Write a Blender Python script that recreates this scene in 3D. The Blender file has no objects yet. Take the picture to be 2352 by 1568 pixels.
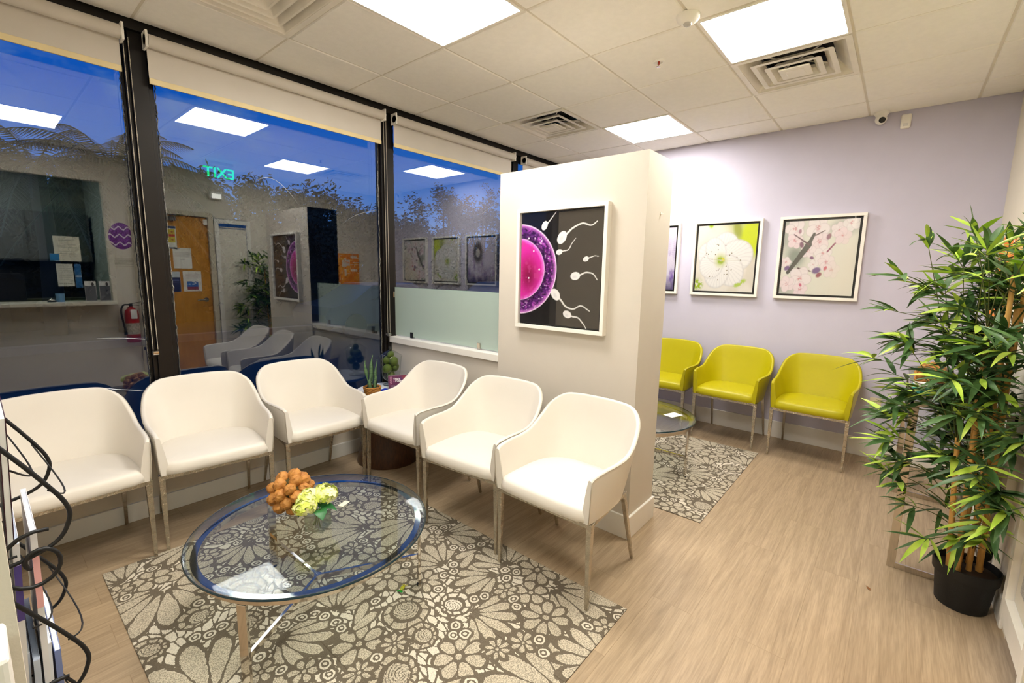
import bpy, bmesh, math, random
import numpy as np
from mathutils import Vector, Matrix, Euler

# ------------------------------------------------------------------ camera, sky, exposure
scene = bpy.context.scene
COL = scene.collection
YAW, PITCH, ROLL = 0.7008, -0.1477, 0.0186
CAM = Vector((-1.905, -2.1656, 1.467))
cam_data = bpy.data.cameras.new('camera')
cam_data.sensor_width = 36.0
cam_data.lens = 1047.9 * 36.0 / 2352.0
cam_data.clip_start = 0.02
cam_data.clip_end = 300
cam = bpy.data.objects.new('camera', cam_data)
COL.objects.link(cam)
_f = Vector((math.cos(YAW)*math.cos(PITCH), math.sin(YAW)*math.cos(PITCH), math.sin(PITCH)))
_r = Vector((math.sin(YAW), -math.cos(YAW), 0))
_u = _r.cross(_f)
_r2 = _r*math.cos(ROLL) + _u*math.sin(ROLL)
_u2 = -_r*math.sin(ROLL) + _u*math.cos(ROLL)
M = Matrix((( _r2.x, _u2.x, -_f.x, CAM.x), (_r2.y, _u2.y, -_f.y, CAM.y), (_r2.z, _u2.z, -_f.z, CAM.z), (0, 0, 0, 1)))
cam.matrix_world = M
scene.camera = cam
scene.view_settings.view_transform = 'Standard'
scene.view_settings.look = 'None'
scene.view_settings.exposure = 0.0
scene.view_settings.gamma = 1.0
scene.view_settings.use_curve_mapping = False
PANEL_STRENGTH = 40.0
PANEL_COLOR = (1.0, 0.955, 0.88)
scene.cycles.max_bounces = 14
scene.cycles.diffuse_bounces = 5
scene.cycles.glossy_bounces = 6
scene.cycles.transmission_bounces = 10
scene.cycles.transparent_max_bounces = 24
scene.cycles.caustics_reflective = False
scene.cycles.caustics_refractive = False
scene.cycles.sample_clamp_indirect = 60.0

def lin(c):
    """sRGB 0-255 triple to linear"""
    out = []
    for v in c:
        v = v/255.0
        out.append(v/12.92 if v <= 0.04045 else ((v+0.055)/1.055)**2.4)
    return tuple(out)

world = bpy.data.worlds.new('dusk_sky')
scene.world = world
world.use_nodes = True
nt = world.node_tree
nt.nodes.clear()
wo = nt.nodes.new('ShaderNodeOutputWorld')
bg = nt.nodes.new('ShaderNodeBackground')
tc = nt.nodes.new('ShaderNodeTexCoord')
sep = nt.nodes.new('ShaderNodeSeparateXYZ')
nt.links.new(tc.outputs['Generated'], sep.inputs[0])
rampn = nt.nodes.new('ShaderNodeValToRGB')
nt.links.new(sep.outputs['Z'], rampn.inputs['Fac'])
el = rampn.color_ramp.elements
el[0].position = 0.0; el[0].color = (*lin((70, 100, 150)), 1)
el[1].position = 1.0; el[1].color = (*lin((74, 126, 200)), 1)
e = rampn.color_ramp.elements.new(0.10); e.color = (*lin((84, 146, 224)), 1)
e = rampn.color_ramp.elements.new(0.28); e.color = (*lin((26, 108, 214)), 1)
mpn = nt.nodes.new('ShaderNodeMapping'); mpn.inputs['Scale'].default_value = (3.2, 3.2, 6.5)
mpn.inputs['Location'].default_value = (0.35, 0.1, 0.4)
nt.links.new(tc.outputs['Generated'], mpn.inputs['Vector'])
nz = nt.nodes.new('ShaderNodeTexNoise'); nz.inputs['Scale'].default_value = 1.5; nz.inputs['Detail'].default_value = 7
nz.inputs['Roughness'].default_value = 0.62
nt.links.new(mpn.outputs[0], nz.inputs['Vector'])
cr = nt.nodes.new('ShaderNodeValToRGB')
cr.color_ramp.elements[0].position = 0.54; cr.color_ramp.elements[0].color = (0, 0, 0, 1)
cr.color_ramp.elements[1].position = 0.72; cr.color_ramp.elements[1].color = (0.62, 0.62, 0.62, 1)
nt.links.new(nz.outputs['Fac'], cr.inputs['Fac'])
mx = nt.nodes.new('ShaderNodeMixRGB')
nt.links.new(cr.outputs[0], mx.inputs['Fac'])
nt.links.new(rampn.outputs[0], mx.inputs['Color1'])
mx.inputs['Color2'].default_value = (*lin((150, 180, 215)), 1)
nt.links.new(mx.outputs[0], bg.inputs['Color'])
bg.inputs['Strength'].default_value = 0.95
nt.links.new(bg.outputs[0], wo.inputs['Surface'])

random.seed(7)
rng = np.random.default_rng(11)
T = 0.6096
H = 2.746
XW = 2.829      # lavender wall
YR = -2.654     # right wall
YG = 1.155      # window glass
PI = math.pi

# ------------------------------------------------------------------ materials
MATS = {}
def mat(name, color=(200, 200, 200), rough=0.5, metal=0.0, spec=0.5, vary=0.04, vscale=8.0, bump=0.0, bscale=60.0, coat=0.0, stretch=None, color2=None, trans=0.0, ior=1.45):
    if name in MATS:
        return MATS[name]
    m = bpy.data.materials.new(name)
    m.use_nodes = True
    n = m.node_tree.nodes; l = m.node_tree.links
    b = n['Principled BSDF']
    b.inputs['Roughness'].default_value = rough
    b.inputs['Metallic'].default_value = metal
    b.inputs['Specular IOR Level'].default_value = spec
    b.inputs['Coat Weight'].default_value = coat
    b.inputs['Transmission Weight'].default_value = trans
    b.inputs['IOR'].default_value = ior
    c = lin(color)
    t = n.new('ShaderNodeTexCoord')
    mp = n.new('ShaderNodeMapping')
    if stretch: mp.inputs['Scale'].default_value = stretch
    l.new(t.outputs['Object'], mp.inputs['Vector'])
    nz = n.new('ShaderNodeTexNoise'); nz.inputs['Scale'].default_value = vscale; nz.inputs['Detail'].default_value = 4
    l.new(mp.outputs[0], nz.inputs['Vector'])
    rp = n.new('ShaderNodeValToRGB')
    c2 = lin(color2) if color2 else tuple(min(1, x*(1+vary)) for x in c)
    c1 = c if color2 else tuple(x*(1-vary) for x in c)
    rp.color_ramp.elements[0].position = 0.35; rp.color_ramp.elements[0].color = (*c1, 1)
    rp.color_ramp.elements[1].position = 0.65; rp.color_ramp.elements[1].color = (*c2, 1)
    l.new(nz.outputs['Fac'], rp.inputs['Fac'])
    l.new(rp.outputs[0], b.inputs['Base Color'])
    if bump > 0:
        nb = n.new('ShaderNodeTexNoise'); nb.inputs['Scale'].default_value = bscale; nb.inputs['Detail'].default_value = 5
        l.new(mp.outputs[0], nb.inputs['Vector'])
        bp = n.new('ShaderNodeBump'); bp.inputs['Strength'].default_value = bump; bp.inputs['Distance'].default_value = 0.01
        l.new(nb.outputs['Fac'], bp.inputs['Height'])
        l.new(bp.outputs[0], b.inputs['Normal'])
    MATS[name] = m
    return m

def attr_mat(name, rough=0.5, coat=0.0, spec=0.5):
    """print whose picture is stored point by point in the mesh"""
    if name in MATS: return MATS[name]
    m = bpy.data.materials.new(name); m.use_nodes = True
    n = m.node_tree.nodes; l = m.node_tree.links
    b = n['Principled BSDF']; b.inputs['Roughness'].default_value = rough
    b.inputs['Coat Weight'].default_value = coat; b.inputs['Coat Roughness'].default_value = 0.03
    b.inputs['Specular IOR Level'].default_value = spec
    a = n.new('ShaderNodeAttribute'); a.attribute_name = 'print'
    l.new(a.outputs['Color'], b.inputs['Base Color'])
    MATS[name] = m
    return m

def glass_mat(name, tint=(1, 1, 1), base=0.05, gain=0.9, rough=0.0, edge=None):
    """thin pane: what is behind it tinted, plus a mirror share that grows towards grazing angles"""
    if name in MATS: return MATS[name]
    m = bpy.data.materials.new(name); m.use_nodes = True
    n = m.node_tree.nodes; l = m.node_tree.links
    n.clear()
    o = n.new('ShaderNodeOutputMaterial')
    mix = n.new('ShaderNodeMixShader')
    tr = n.new('ShaderNodeBsdfTransparent'); tr.inputs[0].default_value = (*tint, 1)
    gl = n.new('ShaderNodeBsdfGlossy'); gl.inputs['Roughness'].default_value = rough
    lw = n.new('ShaderNodeLayerWeight'); lw.inputs['Blend'].default_value = 0.5
    p = n.new('ShaderNodeMath'); p.operation = 'POWER'; p.inputs[1].default_value = 5.0
    l.new(lw.outputs['Facing'], p.inputs[0])
    ma = n.new('ShaderNodeMath'); ma.operation = 'MULTIPLY_ADD'; ma.inputs[1].default_value = gain; ma.inputs[2].default_value = base
    l.new(p.outputs[0], ma.inputs[0]); ma.use_clamp = True
    l.new(ma.outputs[0], mix.inputs[0]); l.new(tr.outputs[0], mix.inputs[1]); l.new(gl.outputs[0], mix.inputs[2])
    l.new(mix.outputs[0], o.inputs[0])
    MATS[name] = m
    return m

def emit_mat(name, color, strength):
    if name in MATS: return MATS[name]
    m = bpy.data.materials.new(name); m.use_nodes = True
    n = m.node_tree.nodes; l = m.node_tree.links; n.clear()
    o = n.new('ShaderNodeOutputMaterial'); e = n.new('ShaderNodeEmission')
    e.inputs[0].default_value = (*color, 1); e.inputs[1].default_value = strength
    l.new(e.outputs[0], o.inputs[0])
    MATS[name] = m
    return m

M_wall = mat('cream wall paint', (222, 214, 198), 0.75, bump=0.05, bscale=220, vary=0.01)
M_lav = mat('lavender wall paint', (198, 194, 212), 0.7, bump=0.05, bscale=220, vary=0.01)
M_part = mat('partition paint', (206, 198, 186), 0.7, bump=0.05, bscale=220, vary=0.01)
M_char = mat('charcoal end sheet', (58, 58, 62), 0.7)
M_white = mat('white trim paint', (236, 232, 224), 0.45, vary=0.01)
M_tile = mat('ceiling tile', (248, 244, 236), 0.9, bump=0.25, bscale=420, vary=0.015, vscale=30)
M_tee = mat('ceiling grid white', (220, 212, 196), 0.6)
M_fix = mat('white enamel', (236, 230, 218), 0.4)
M_fix2 = mat('white plastic', (238, 234, 226), 0.35)
M_bronze = mat('dark bronze aluminium', (25, 21, 18), 0.38, metal=0.35, vary=0.1)
M_black = mat('matte black', (14, 14, 15), 0.5)
M_gasket = mat('window sealant', (130, 128, 122), 0.2, metal=0.85, bump=0.8, bscale=90)
M_blind = mat('roller blind fabric', (204, 197, 186), 0.8, bump=0.1, bscale=500, vary=0.015)
M_hem = mat('backlit hem', (226, 208, 160), 0.6)  # yellow tone puts the backlit look of the hem into its colour
M_chrome = mat('chrome', (205, 198, 188), 0.06, metal=1.0, vary=0.02)
M_hammer = mat('hammered nickel', (196, 188, 174), 0.09, metal=1.0, vary=0.08, vscale=60, bump=0.9, bscale=45)
M_leather = mat('white leather', (224, 218, 208), 0.42, vary=0.01, bump=0.04, bscale=420)
M_green = mat('lime leather', (188, 178, 10), 0.38, vary=0.02, bump=0.08, bscale=380)
M_pip = mat('white piping', (176, 167, 152), 0.5)
M_gpip = mat('lime piping', (140, 132, 6), 0.5)
M_wglass = glass_mat('window glass', (0.80, 0.86, 0.92), base=0.125, gain=0.9)
M_tglass = glass_mat('table glass', (0.90, 0.935, 0.92), base=0.05, gain=0.85)
M_clear = glass_mat('clear glass', (0.93, 0.95, 0.93), base=0.05, gain=0.9)
M_acryl = glass_mat('clear acrylic', (0.95, 0.96, 0.96), base=0.03, gain=0.8)
M_edge = mat('glass edge', (30, 52, 60), 0.1, spec=0.5)
M_bevel = glass_mat('bevelled glass rim', (0.80, 0.87, 0.88), base=0.08, gain=0.6)

# ------------------------------------------------------------------ mesh builder
class MB:
    def __init__(s):
        s.v = []; s.f = []; s.m = []; s.cur = 0
    def add(s, vs, fs):
        o = len(s.v); s.v += [tuple(x) for x in vs]
        for f in fs: s.f.append(tuple(o+i for i in f)); s.m.append(s.cur)
        return s
    def box(s, c, d, rot=None):
        x, y, z = d[0]/2, d[1]/2, d[2]/2
        vs = [Vector(p) for p in ((-x,-y,-z),(x,-y,-z),(x,y,-z),(-x,y,-z),(-x,-y,z),(x,-y,z),(x,y,z),(-x,y,z))]
        if rot:
            R = Euler(rot).to_matrix(); vs = [R @ v for v in vs]
        vs = [v + Vector(c) for v in vs]
        return s.add(vs, [(3,2,1,0),(4,5,6,7),(0,1,5,4),(1,2,6,5),(2,3,7,6),(3,0,4,7)])
    def bb(s, x0, x1, y0, y1, z0, z1):
        return s.box(((x0+x1)/2,(y0+y1)/2,(z0+z1)/2), (abs(x1-x0),abs(y1-y0),abs(z1-z0)))
    def taper(s, p0, p1, a, b, roll=0):
        """square bar from p0 (half width a) to p1 (half width b), kept level"""
        vs = []
        for p, h in ((p0, a), (p1, b)):
            for sx, sy in ((-1,-1),(1,-1),(1,1),(-1,1)):
                q = Vector((sx*h, sy*h, 0)); q.rotate(Euler((0,0,roll))); vs.append(Vector(p)+q)
        up = Vector(p1).z >= Vector(p0).z
        fs = [(3,2,1,0),(4,5,6,7),(0,1,5,4),(1,2,6,5),(2,3,7,6),(3,0,4,7)]
        if not up: fs = [tuple(reversed(f)) for f in fs]
        return s.add(vs, fs)
    def bar(s, p0, p1, w, h):
        """rectangular bar between two points, w across, h in height"""
        p0 = Vector(p0); p1 = Vector(p1); d = (p1-p0).normalized()
        side = d.cross(Vector((0,0,1)))
        if side.length < 1e-4: side = Vector((1,0,0))
        side.normalize(); up = side.cross(d)
        vs = []
        for p in (p0, p1):
            for a, b in ((-1,-1),(1,-1),(1,1),(-1,1)):
                vs.append(p + side*a*w/2 + up*b*h/2)
        return s.add(vs, [(0,1,2,3),(7,6,5,4),(4,5,1,0),(5,6,2,1),(6,7,3,2),(7,4,0,3)])
    def tube(s, pts, r, n=8, closed=False, cap=True):
        pts = [Vector(p) for p in pts]; k = len(pts)
        rs = r if isinstance(r, (list, tuple)) else [r]*k
        tang = []
        for i in range(k):
            a = pts[(i-1) % k] if (closed or i > 0) else pts[i]
            b = pts[(i+1) % k] if (closed or i < k-1) else pts[i]
            t = (b-a); t = t.normalized() if t.length > 1e-9 else Vector((0,0,1)); tang.append(t)
        nrm = tang[0].orthogonal().normalized(); vs = []
        for i in range(k):
            nrm = (nrm - tang[i]*nrm.dot(tang[i]))
            if nrm.length < 1e-6: nrm = tang[i].orthogonal()
            nrm.normalize(); bi = tang[i].cross(nrm)
            for j in range(n):
                a = 2*PI*j/n
                vs.append(pts[i] + (nrm*math.cos(a) + bi*math.sin(a))*rs[i])
        fs = []
        for i in range(k if closed else k-1):
            for j in range(n):
                a = i*n+j; b = i*n+(j+1) % n; c = ((i+1) % k)*n+(j+1) % n; d = ((i+1) % k)*n+j
                fs.append((a, b, c, d))
        if cap and not closed:
            fs.append(tuple(range(n-1, -1, -1))); fs.append(tuple((k-1)*n+j for j in range(n)))
        return s.add(vs, fs)
    def lathe(s, prof, n=32, c=(0,0,0), capb=True, capt=True):
        vs = []
        for r, z in prof:
            for j in range(n):
                a = 2*PI*j/n; vs.append((c[0]+r*math.cos(a), c[1]+r*math.sin(a), c[2]+z))
        fs = []; k = len(prof)
        for i in range(k-1):
            for j in range(n):
                fs.append((i*n+j, i*n+(j+1) % n, (i+1)*n+(j+1) % n, (i+1)*n+j))
        if capb: fs.append(tuple(range(n-1, -1, -1)))
        if capt: fs.append(tuple((k-1)*n+j for j in range(n)))
        return s.add(vs, fs)
    def grid(s, rows, closeu=False):
        R = len(rows); Cn = len(rows[0]); vs = [p for r in rows for p in r]; fs = []
        for i in range(R-1):
            for j in range(Cn if closeu else Cn-1):
                fs.append((i*Cn+j, i*Cn+(j+1) % Cn, (i+1)*Cn+(j+1) % Cn, (i+1)*Cn+j))
        return s.add(vs, fs)
    def sphere(s, c, r, n=12, m=8, sc=(1,1,1), jit=0.0):
        rows = []
        for i in range(m+1):
            th = PI*i/m; row = []
            for j in range(n):
                a = 2*PI*j/n; k = r*(1+random.uniform(-jit, jit))
                row.append((c[0]+k*sc[0]*math.sin(th)*math.cos(a), c[1]+k*sc[1]*math.sin(th)*math.sin(a), c[2]+k*sc[2]*math.cos(th)))
            rows.append(row)
        return s.grid([list(reversed(r)) for r in rows], True)
    def build(s, name, mats, parent=None, loc=None, smooth=False, bevel=0, seg=2, angle=35):
        me = bpy.data.meshes.new(name); me.from_pydata([tuple(v) for v in s.v], [], s.f)
        if not isinstance(mats, (list, tuple)): mats = [mats]
        for m_ in mats: me.materials.append(m_)
        if len(mats) > 1: me.polygons.foreach_set('material_index', s.m)
        me.update()
        o = bpy.data.objects.new(name, me); COL.objects.link(o)
        if parent: o.parent = parent
        if loc: o.location = loc
        if smooth:
            me.polygons.foreach_set('use_smooth', [True]*len(me.polygons))
            if smooth != 'all':
                try: me.set_sharp_from_angle(angle=math.radians(angle))
                except Exception: pass
        if bevel:
            b = o.modifiers.new('bevel', 'BEVEL'); b.width = bevel; b.segments = seg; b.limit_method = 'ANGLE'; b.angle_limit = math.radians(40)
        return o

def tag(o, label=None, cat=None, group=None, kind=None):
    if label: o['label'] = label
    if cat: o['category'] = cat
    if group: o['group'] = group
    if kind: o['kind'] = kind
    return o
def struct(o): o['kind'] = 'structure'; return o
def thing(name, loc=(0,0,0), rz=0.0, label=None, cat=None, group=None):
    o = bpy.data.objects.new(name, None); COL.objects.link(o)
    o.location = loc; o.rotation_euler = (0, 0, rz); o.empty_display_size = 0.1
    return tag(o, label, cat, group)
KIDS = {}
def copy_tree(o, parent=None):
    c = o.copy(); COL.objects.link(c)
    if parent: c.parent = parent
    for ch in [x for x in bpy.data.objects if x.parent == o]:
        copy_tree(ch, c)
    return c
def smoothpath(pts, n):
    """Catmull-Rom through points, n samples per span"""
    P = [Vector(p) for p in pts]; P = [P[0]*2-P[1]] + P + [P[-1]*2-P[-2]]; out = []
    for i in range(1, len(P)-2):
        for k in range(n):
            t = k/n; a, b, c, d = P[i-1], P[i], P[i+1], P[i+2]
            out.append(0.5*((2*b)+(-a+c)*t+(2*a-5*b+4*c-d)*t*t+(-a+3*b-3*c+d)*t**3))
    out.append(P[-2]); return out

def painted(name, w, h, res, fn, material, parent=None, origin=(0,0,0), ux=(1,0,0), uy=(0,0,1)):
    """flat print w x h; fn(X,Y)->linear rgb arrays, X,Y in 0..1; stored per point"""
    nx = max(2, int(w/res)+1); ny = max(2, int(h/res)+1)
    X, Y = np.meshgrid(np.linspace(0, 1, nx), np.linspace(0, 1, ny))
    rgb = fn(X, Y)
    ux = np.array(ux, float); uy = np.array(uy, float); o0 = np.array(origin, float)
    V = o0 + (X.ravel()-0.5)[:, None]*w*ux + (Y.ravel()-0.5)[:, None]*h*uy
    me = bpy.data.meshes.new(name)
    idx = np.arange(nx*ny).reshape(ny, nx)
    F = np.stack([idx[:-1,:-1], idx[:-1,1:], idx[1:,1:], idx[1:,:-1]], -1).reshape(-1, 4)
    me.vertices.add(len(V)); me.vertices.foreach_set('co', V.ravel())
    me.loops.add(F.size); me.loops.foreach_set('vertex_index', F.ravel())
    me.polygons.add(len(F)); me.polygons.foreach_set('loop_start', np.arange(0, F.size, 4))
    me.polygons.foreach_set('loop_total', np.full(len(F), 4))
    me.update(calc_edges=True)
    a = me.color_attributes.new('print', 'FLOAT_COLOR', 'POINT')
    c = np.ones((nx*ny, 4)); c[:, :3] = rgb.reshape(-1, 3)
    a.data.foreach_set('color', c.ravel())
    me.materials.append(material)
    o = bpy.data.objects.new(name, me); COL.objects.link(o)
    if parent: o.parent = parent
    return o
def vnoise(X, Y, s, seed=0, octv=3):
    """smooth value noise in 0..1"""
    r = np.random.default_rng(seed); out = np.zeros_like(X); amp = 1; tot = 0
    for k in range(octv):
        n = 64; G = r.random((n, n)); x = X*s*(2**k); y = Y*s*(2**k)
        xi = np.floor(x).astype(int); yi = np.floor(y).astype(int); fx = x-xi; fy = y-yi
        fx = fx*fx*(3-2*fx); fy = fy*fy*(3-2*fy)
        g = lambda a, b: G[a % n, b % n]
        out += amp*((g(xi,yi)*(1-fx)+g(xi+1,yi)*fx)*(1-fy)+(g(xi,yi+1)*(1-fx)+g(xi+1,yi+1)*fx)*fy)
        tot += amp; amp *= 0.5
    return out/tot
def sst(a, b, x):
    t = np.clip((x-a)/(b-a), 0, 1); return t*t*(3-2*t)
def mixc(A, col, f):
    c = np.array(lin(col)); return A*(1-f[..., None]) + c*f[..., None]
def flat(X, col):
    return np.ones(X.shape+(3,))*np.array(lin(col))

# ------------------------------------------------------------------ floor
def floor_mat():
    m = bpy.data.materials.new('greige vinyl plank'); m.use_nodes = True
    n = m.node_tree.nodes; l = m.node_tree.links; b = n['Principled BSDF']
    t = n.new('ShaderNodeTexCoord')
    br = n.new('ShaderNodeTexBrick'); br.inputs['Scale'].default_value = 1.0
    br.inputs['Brick Width'].default_value = 1.22; br.inputs['Row Height'].default_value = 0.18
    br.inputs['Mortar Size'].default_value = 0.0012; br.inputs['Mortar Smooth'].default_value = 0.1
    br.offset = 0.37; br.offset_frequency = 2
    br.inputs['Color1'].default_value = (0.1, 0.1, 0.1, 1); br.inputs['Color2'].default_value = (0.9, 0.9, 0.9, 1)
    br.inputs['Mortar'].default_value = (0.5, 0.5, 0.5, 1)
    l.new(t.outputs['Object'], br.inputs['Vector'])
    # grain runs along x; each plank shifts its grain
    mp = n.new('ShaderNodeMapping'); mp.inputs['Scale'].default_value = (1.6, 26, 1)
    l.new(t.outputs['Object'], mp.inputs['Vector'])
    av = n.new('ShaderNodeVectorMath'); av.operation = 'MULTIPLY_ADD'
    av.inputs[1].default_value = (7, 13, 5)
    l.new(br.outputs['Color'], av.inputs[0]); l.new(mp.outputs[0], av.inputs[2])
    n1 = n.new('ShaderNodeTexNoise'); n1.inputs['Scale'].default_value = 1.0; n1.inputs['Detail'].default_value = 8; n1.inputs['Roughness'].default_value = 0.62
    n1.inputs['Distortion'].default_value = 1.1
    l.new(av.outputs[0], n1.inputs['Vector'])
    mp2 = n.new('ShaderNodeMapping'); mp2.inputs['Scale'].default_value = (9, 190, 1)
    l.new(t.outputs['Object'], mp2.inputs['Vector'])
    n2 = n.new('ShaderNodeTexNoise'); n2.inputs['Scale'].default_value = 1.0; n2.inputs['Detail'].default_value = 3
    l.new(mp2.outputs[0], n2.inputs['Vector'])
    r1 = n.new('ShaderNodeValToRGB')
    r1.color_ramp.elements[0].position = 0.3; r1.color_ramp.elements[0].color = (*lin((160, 138, 110)), 1)
    r1.color_ramp.elements[1].position = 0.72; r1.color_ramp.elements[1].color = (*lin((190, 167, 136)), 1)
    l.new(n1.outputs['Fac'], r1.inputs['Fac'])
    r2 = n.new('ShaderNodeValToRGB')
    r2.color_ramp.elements[0].position = 0.36; r2.color_ramp.elements[0].color = (0.72, 0.71, 0.70, 1)
    r2.color_ramp.elements[1].position = 0.6; r2.color_ramp.elements[1].color = (1, 1, 1, 1)
    l.new(n2.outputs['Fac'], r2.inputs['Fac'])
    m1 = n.new('ShaderNodeMixRGB'); m1.blend_type = 'MULTIPLY'; m1.inputs['Fac'].default_value = 0.55
    l.new(r1.outputs[0], m1.inputs['Color1']); l.new(r2.outputs[0], m1.inputs['Color2'])
    hs = n.new('ShaderNodeHueSaturation')
    vm = n.new('ShaderNodeMapRange'); vm.inputs['To Min'].default_value = 0.96; vm.inputs['To Max'].default_value = 1.03
    l.new(br.outputs['Color'], vm.inputs['Value']); l.new(vm.outputs[0], hs.inputs['Value'])
    l.new(m1.outputs[0], hs.inputs['Color'])
    m2 = n.new('ShaderNodeMixRGB'); m2.blend_type = 'MULTIPLY'; l.new(br.outputs['Fac'], m2.inputs['Fac'])
    l.new(hs.outputs[0], m2.inputs['Color1']); m2.inputs['Color2'].default_value = (0.80, 0.77, 0.72, 1)
    l.new(m2.outputs[0], b.inputs['Base Color'])
    b.inputs['Roughness'].default_value = 0.42
    bp = n.new('ShaderNodeBump'); bp.inputs['Strength'].default_value = 0.12; bp.inputs['Distance'].default_value = 0.002
    l.new(n2.outputs['Fac'], bp.inputs['Height']); l.new(bp.outputs[0], b.inputs['Normal'])
    return m
XL = -3.2
struct(MB().bb(XL-.1, XW+.1, -5.0, 1.2, -0.06, 0.0).build('floor', floor_mat()))

# ------------------------------------------------------------------ ceiling: lay-in tiles with bevelled edges
LIGHTS = [(-1, -1), (1, -3), (3, -1), (-3, -3)]
VENTS = [(2, 0), (2, -3), (-2, 0)]
def ceiling():
    b = MB(); y_end = 1.065; g = 0.0055; dz = 0.007; bev = 0.006
    for i in range(-6, 5):
        for j in range(-5, 2):
            if (i, j) in LIGHTS or (i, j) in VENTS: continue
            x0 = max(i*T, XL); x1 = min((i+1)*T, XW); y0 = max(j*T, YR); y1 = min((j+1)*T, y_end)
            if x1-x0 < 0.03 or y1-y0 < 0.03: continue
            x0 += g; x1 -= g; y0 += g; y1 -= g
            vs = [(x0,y0,H+dz),(x1,y0,H+dz),(x1,y1,H+dz),(x0,y1,H+dz),
                  (x0+bev,y0+bev,H),(x1-bev,y0+bev,H),(x1-bev,y1-bev,H),(x0+bev,y1-bev,H)]
            b.add(vs, [(4,5,6,7)[::-1],(0,1,5,4),(1,2,6,5),(2,3,7,6),(3,0,4,7)])
    b.cur = 1
    for k in range(-6, 6):   # grid tees, also the lid over everything
        x = k*T
        if XL < x < XW: b.bb(x-.0075, x+.0075, YR, y_end, H+dz-.001, H+.03)
    for k in range(-5, 3):
        y = k*T
        if YR < y < y_end: b.bb(XL, XW, y-.0075, y+.0075, H+dz-.0015, H+.03)
    b.bb(XL-.1, XW+.1, -5.0, 1.3, H+.16, H+.2)
    return struct(b.build('ceiling', [M_tile, M_tee]))
ceiling()

# ------------------------------------------------------------------ walls
struct(MB().bb(XW, XW+.1, -2.76, 1.3, -.02, H+.1).build('wall_back', M_lav))
w = MB()
R0, R1, RZ0, RZ1 = XL, -0.82, 1.062, 2.42       # reception hatch
w.bb(XL, R1, YR-.1, YR, 0, RZ0-.03); w.bb(XL, R1, YR-.1, YR, RZ1, H+.1)
w.bb(R1, -0.545, YR-.1, YR, 0, H+.1)
w.bb(-0.545, 0.735, YR-.1, YR, 2.13, H+.1)
w.bb(0.225, 0.29, YR-.1, YR, 0, 2.13)
w.bb(0.735, XW, YR-.1, YR, 0, H+.1)
struct(w.build('wall_right', M_wall))
struct(MB().bb(-2.15, -2.05, -1.42, 1.2, 0, H+.1).build('wall_left', M_wall))
struct(MB().bb(XL, -1.9085, -1.50, -1.42, 0, H+.1).build('wall_entry', M_wall))
struct(MB().bb(XL-.1, XL, -5.0, -1.42, 0, H+.1).build('wall_hall', M_wall))
struct(MB().bb(-2.3, -1.9145, -1.66, -1.60, 0, 1.16).build('trim_1', M_white, bevel=.004))
# window knee wall with its skirting board
struct(MB().bb(-2.1, XW, 1.105, 1.25, 0, 0.40).build('wall_window', M_wall))
struct(MB().bb(-2.1, 0.36, 1.088, 1.107, 0, 0.108).build('baseboard_window', M_white, bevel=.003))
struct(MB().bb(0.62, XW, 1.088, 1.107, 0, 0.108).build('baseboard_window_far', M_white, bevel=.003))
struct(MB().bb(XW-.014, XW+.001, YR, 1.1, 0, 0.155).build('baseboard_back', M_white, bevel=.004))
struct(MB().bb(.80, XW-.014, YR-.001, YR+.013, 0, 0.115).build('baseboard_right', M_white, bevel=.004))
# partition: tall stub, low wall with ledge
PX0, PX1, PY0, PY1, PH = 0.35, 0.665, -1.138, -0.143, 2.092
b = MB(); b.bb(PX0, PX1, PY0, PY1, 0, PH)
b.cur = 1; b.bb(PX0+.002, PX1-.002, PY1, PY1+.002, 0.94, PH-.002)  # thin charcoal sheet over the window-side end, above the ledge
struct(b.build('wall_partition', [M_part, M_char]))
b = MB()
b.bb(PX0-.014, PX1+.014, PY0-.014, PY0+.001, 0, .135); b.bb(PX0-.014, PX0+.001, PY0, 1.09, 0, .135); b.bb(PX1-.001, PX1+.014, PY0, PY1, 0, .135)
struct(b.build('baseboard_partition', M_white, bevel=.003))
struct(MB().bb(.372, .50, PY1, 1.105, 0, .873).build('wall_low', M_part))
struct(MB().bb(.352, .52, PY1+.001, 1.13, .873, .922).build('trim_2', M_white, bevel=.003))
# frosted screen standing on the ledge
M_frost = bpy.data.materials.new('frosted glass'); M_frost.use_nodes = True
n = M_frost.node_tree.nodes; l = M_frost.node_tree.links; n.clear()
o_ = n.new('ShaderNodeOutputMaterial'); d1 = n.new('ShaderNodeBsdfDiffuse'); d1.inputs[0].default_value = (*lin((200, 215, 207)), 1)
d2 = n.new('ShaderNodeBsdfTranslucent'); d2.inputs[0].default_value = (*lin((214, 228, 219)), 1)
g1 = n.new('ShaderNodeBsdfGlossy'); g1.inputs['Roughness'].default_value = 0.25
nf = n.new('ShaderNodeTexNoise'); nf.inputs['Scale'].default_value = 3
mm = n.new('ShaderNodeMixShader'); mm.inputs[0].default_value = 0.45; l.new(d1.outputs[0], mm.inputs[1]); l.new(d2.outputs[0], mm.inputs[2])
m2 = n.new('ShaderNodeMixShader'); m2.inputs[0].default_value = 0.07; l.new(mm.outputs[0], m2.inputs[1]); l.new(g1.outputs[0], m2.inputs[2])
l.new(m2.outputs[0], o_.inputs[0])
fs = thing('glass_screen', (.42, .50, .93), 0, 'frosted pale green glass screen standing on the white ledge of the low wall', 'screen')
MB().box((0, -.011, .203), (.010, 1.235, .404)).build('frosted_pane', M_frost, fs, bevel=.001)
MB().box((0, -.011, .4055), (.010, 1.235, .002)).build('pane_edge', mat('green glass edge', (170, 200, 185), .15), fs)
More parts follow.
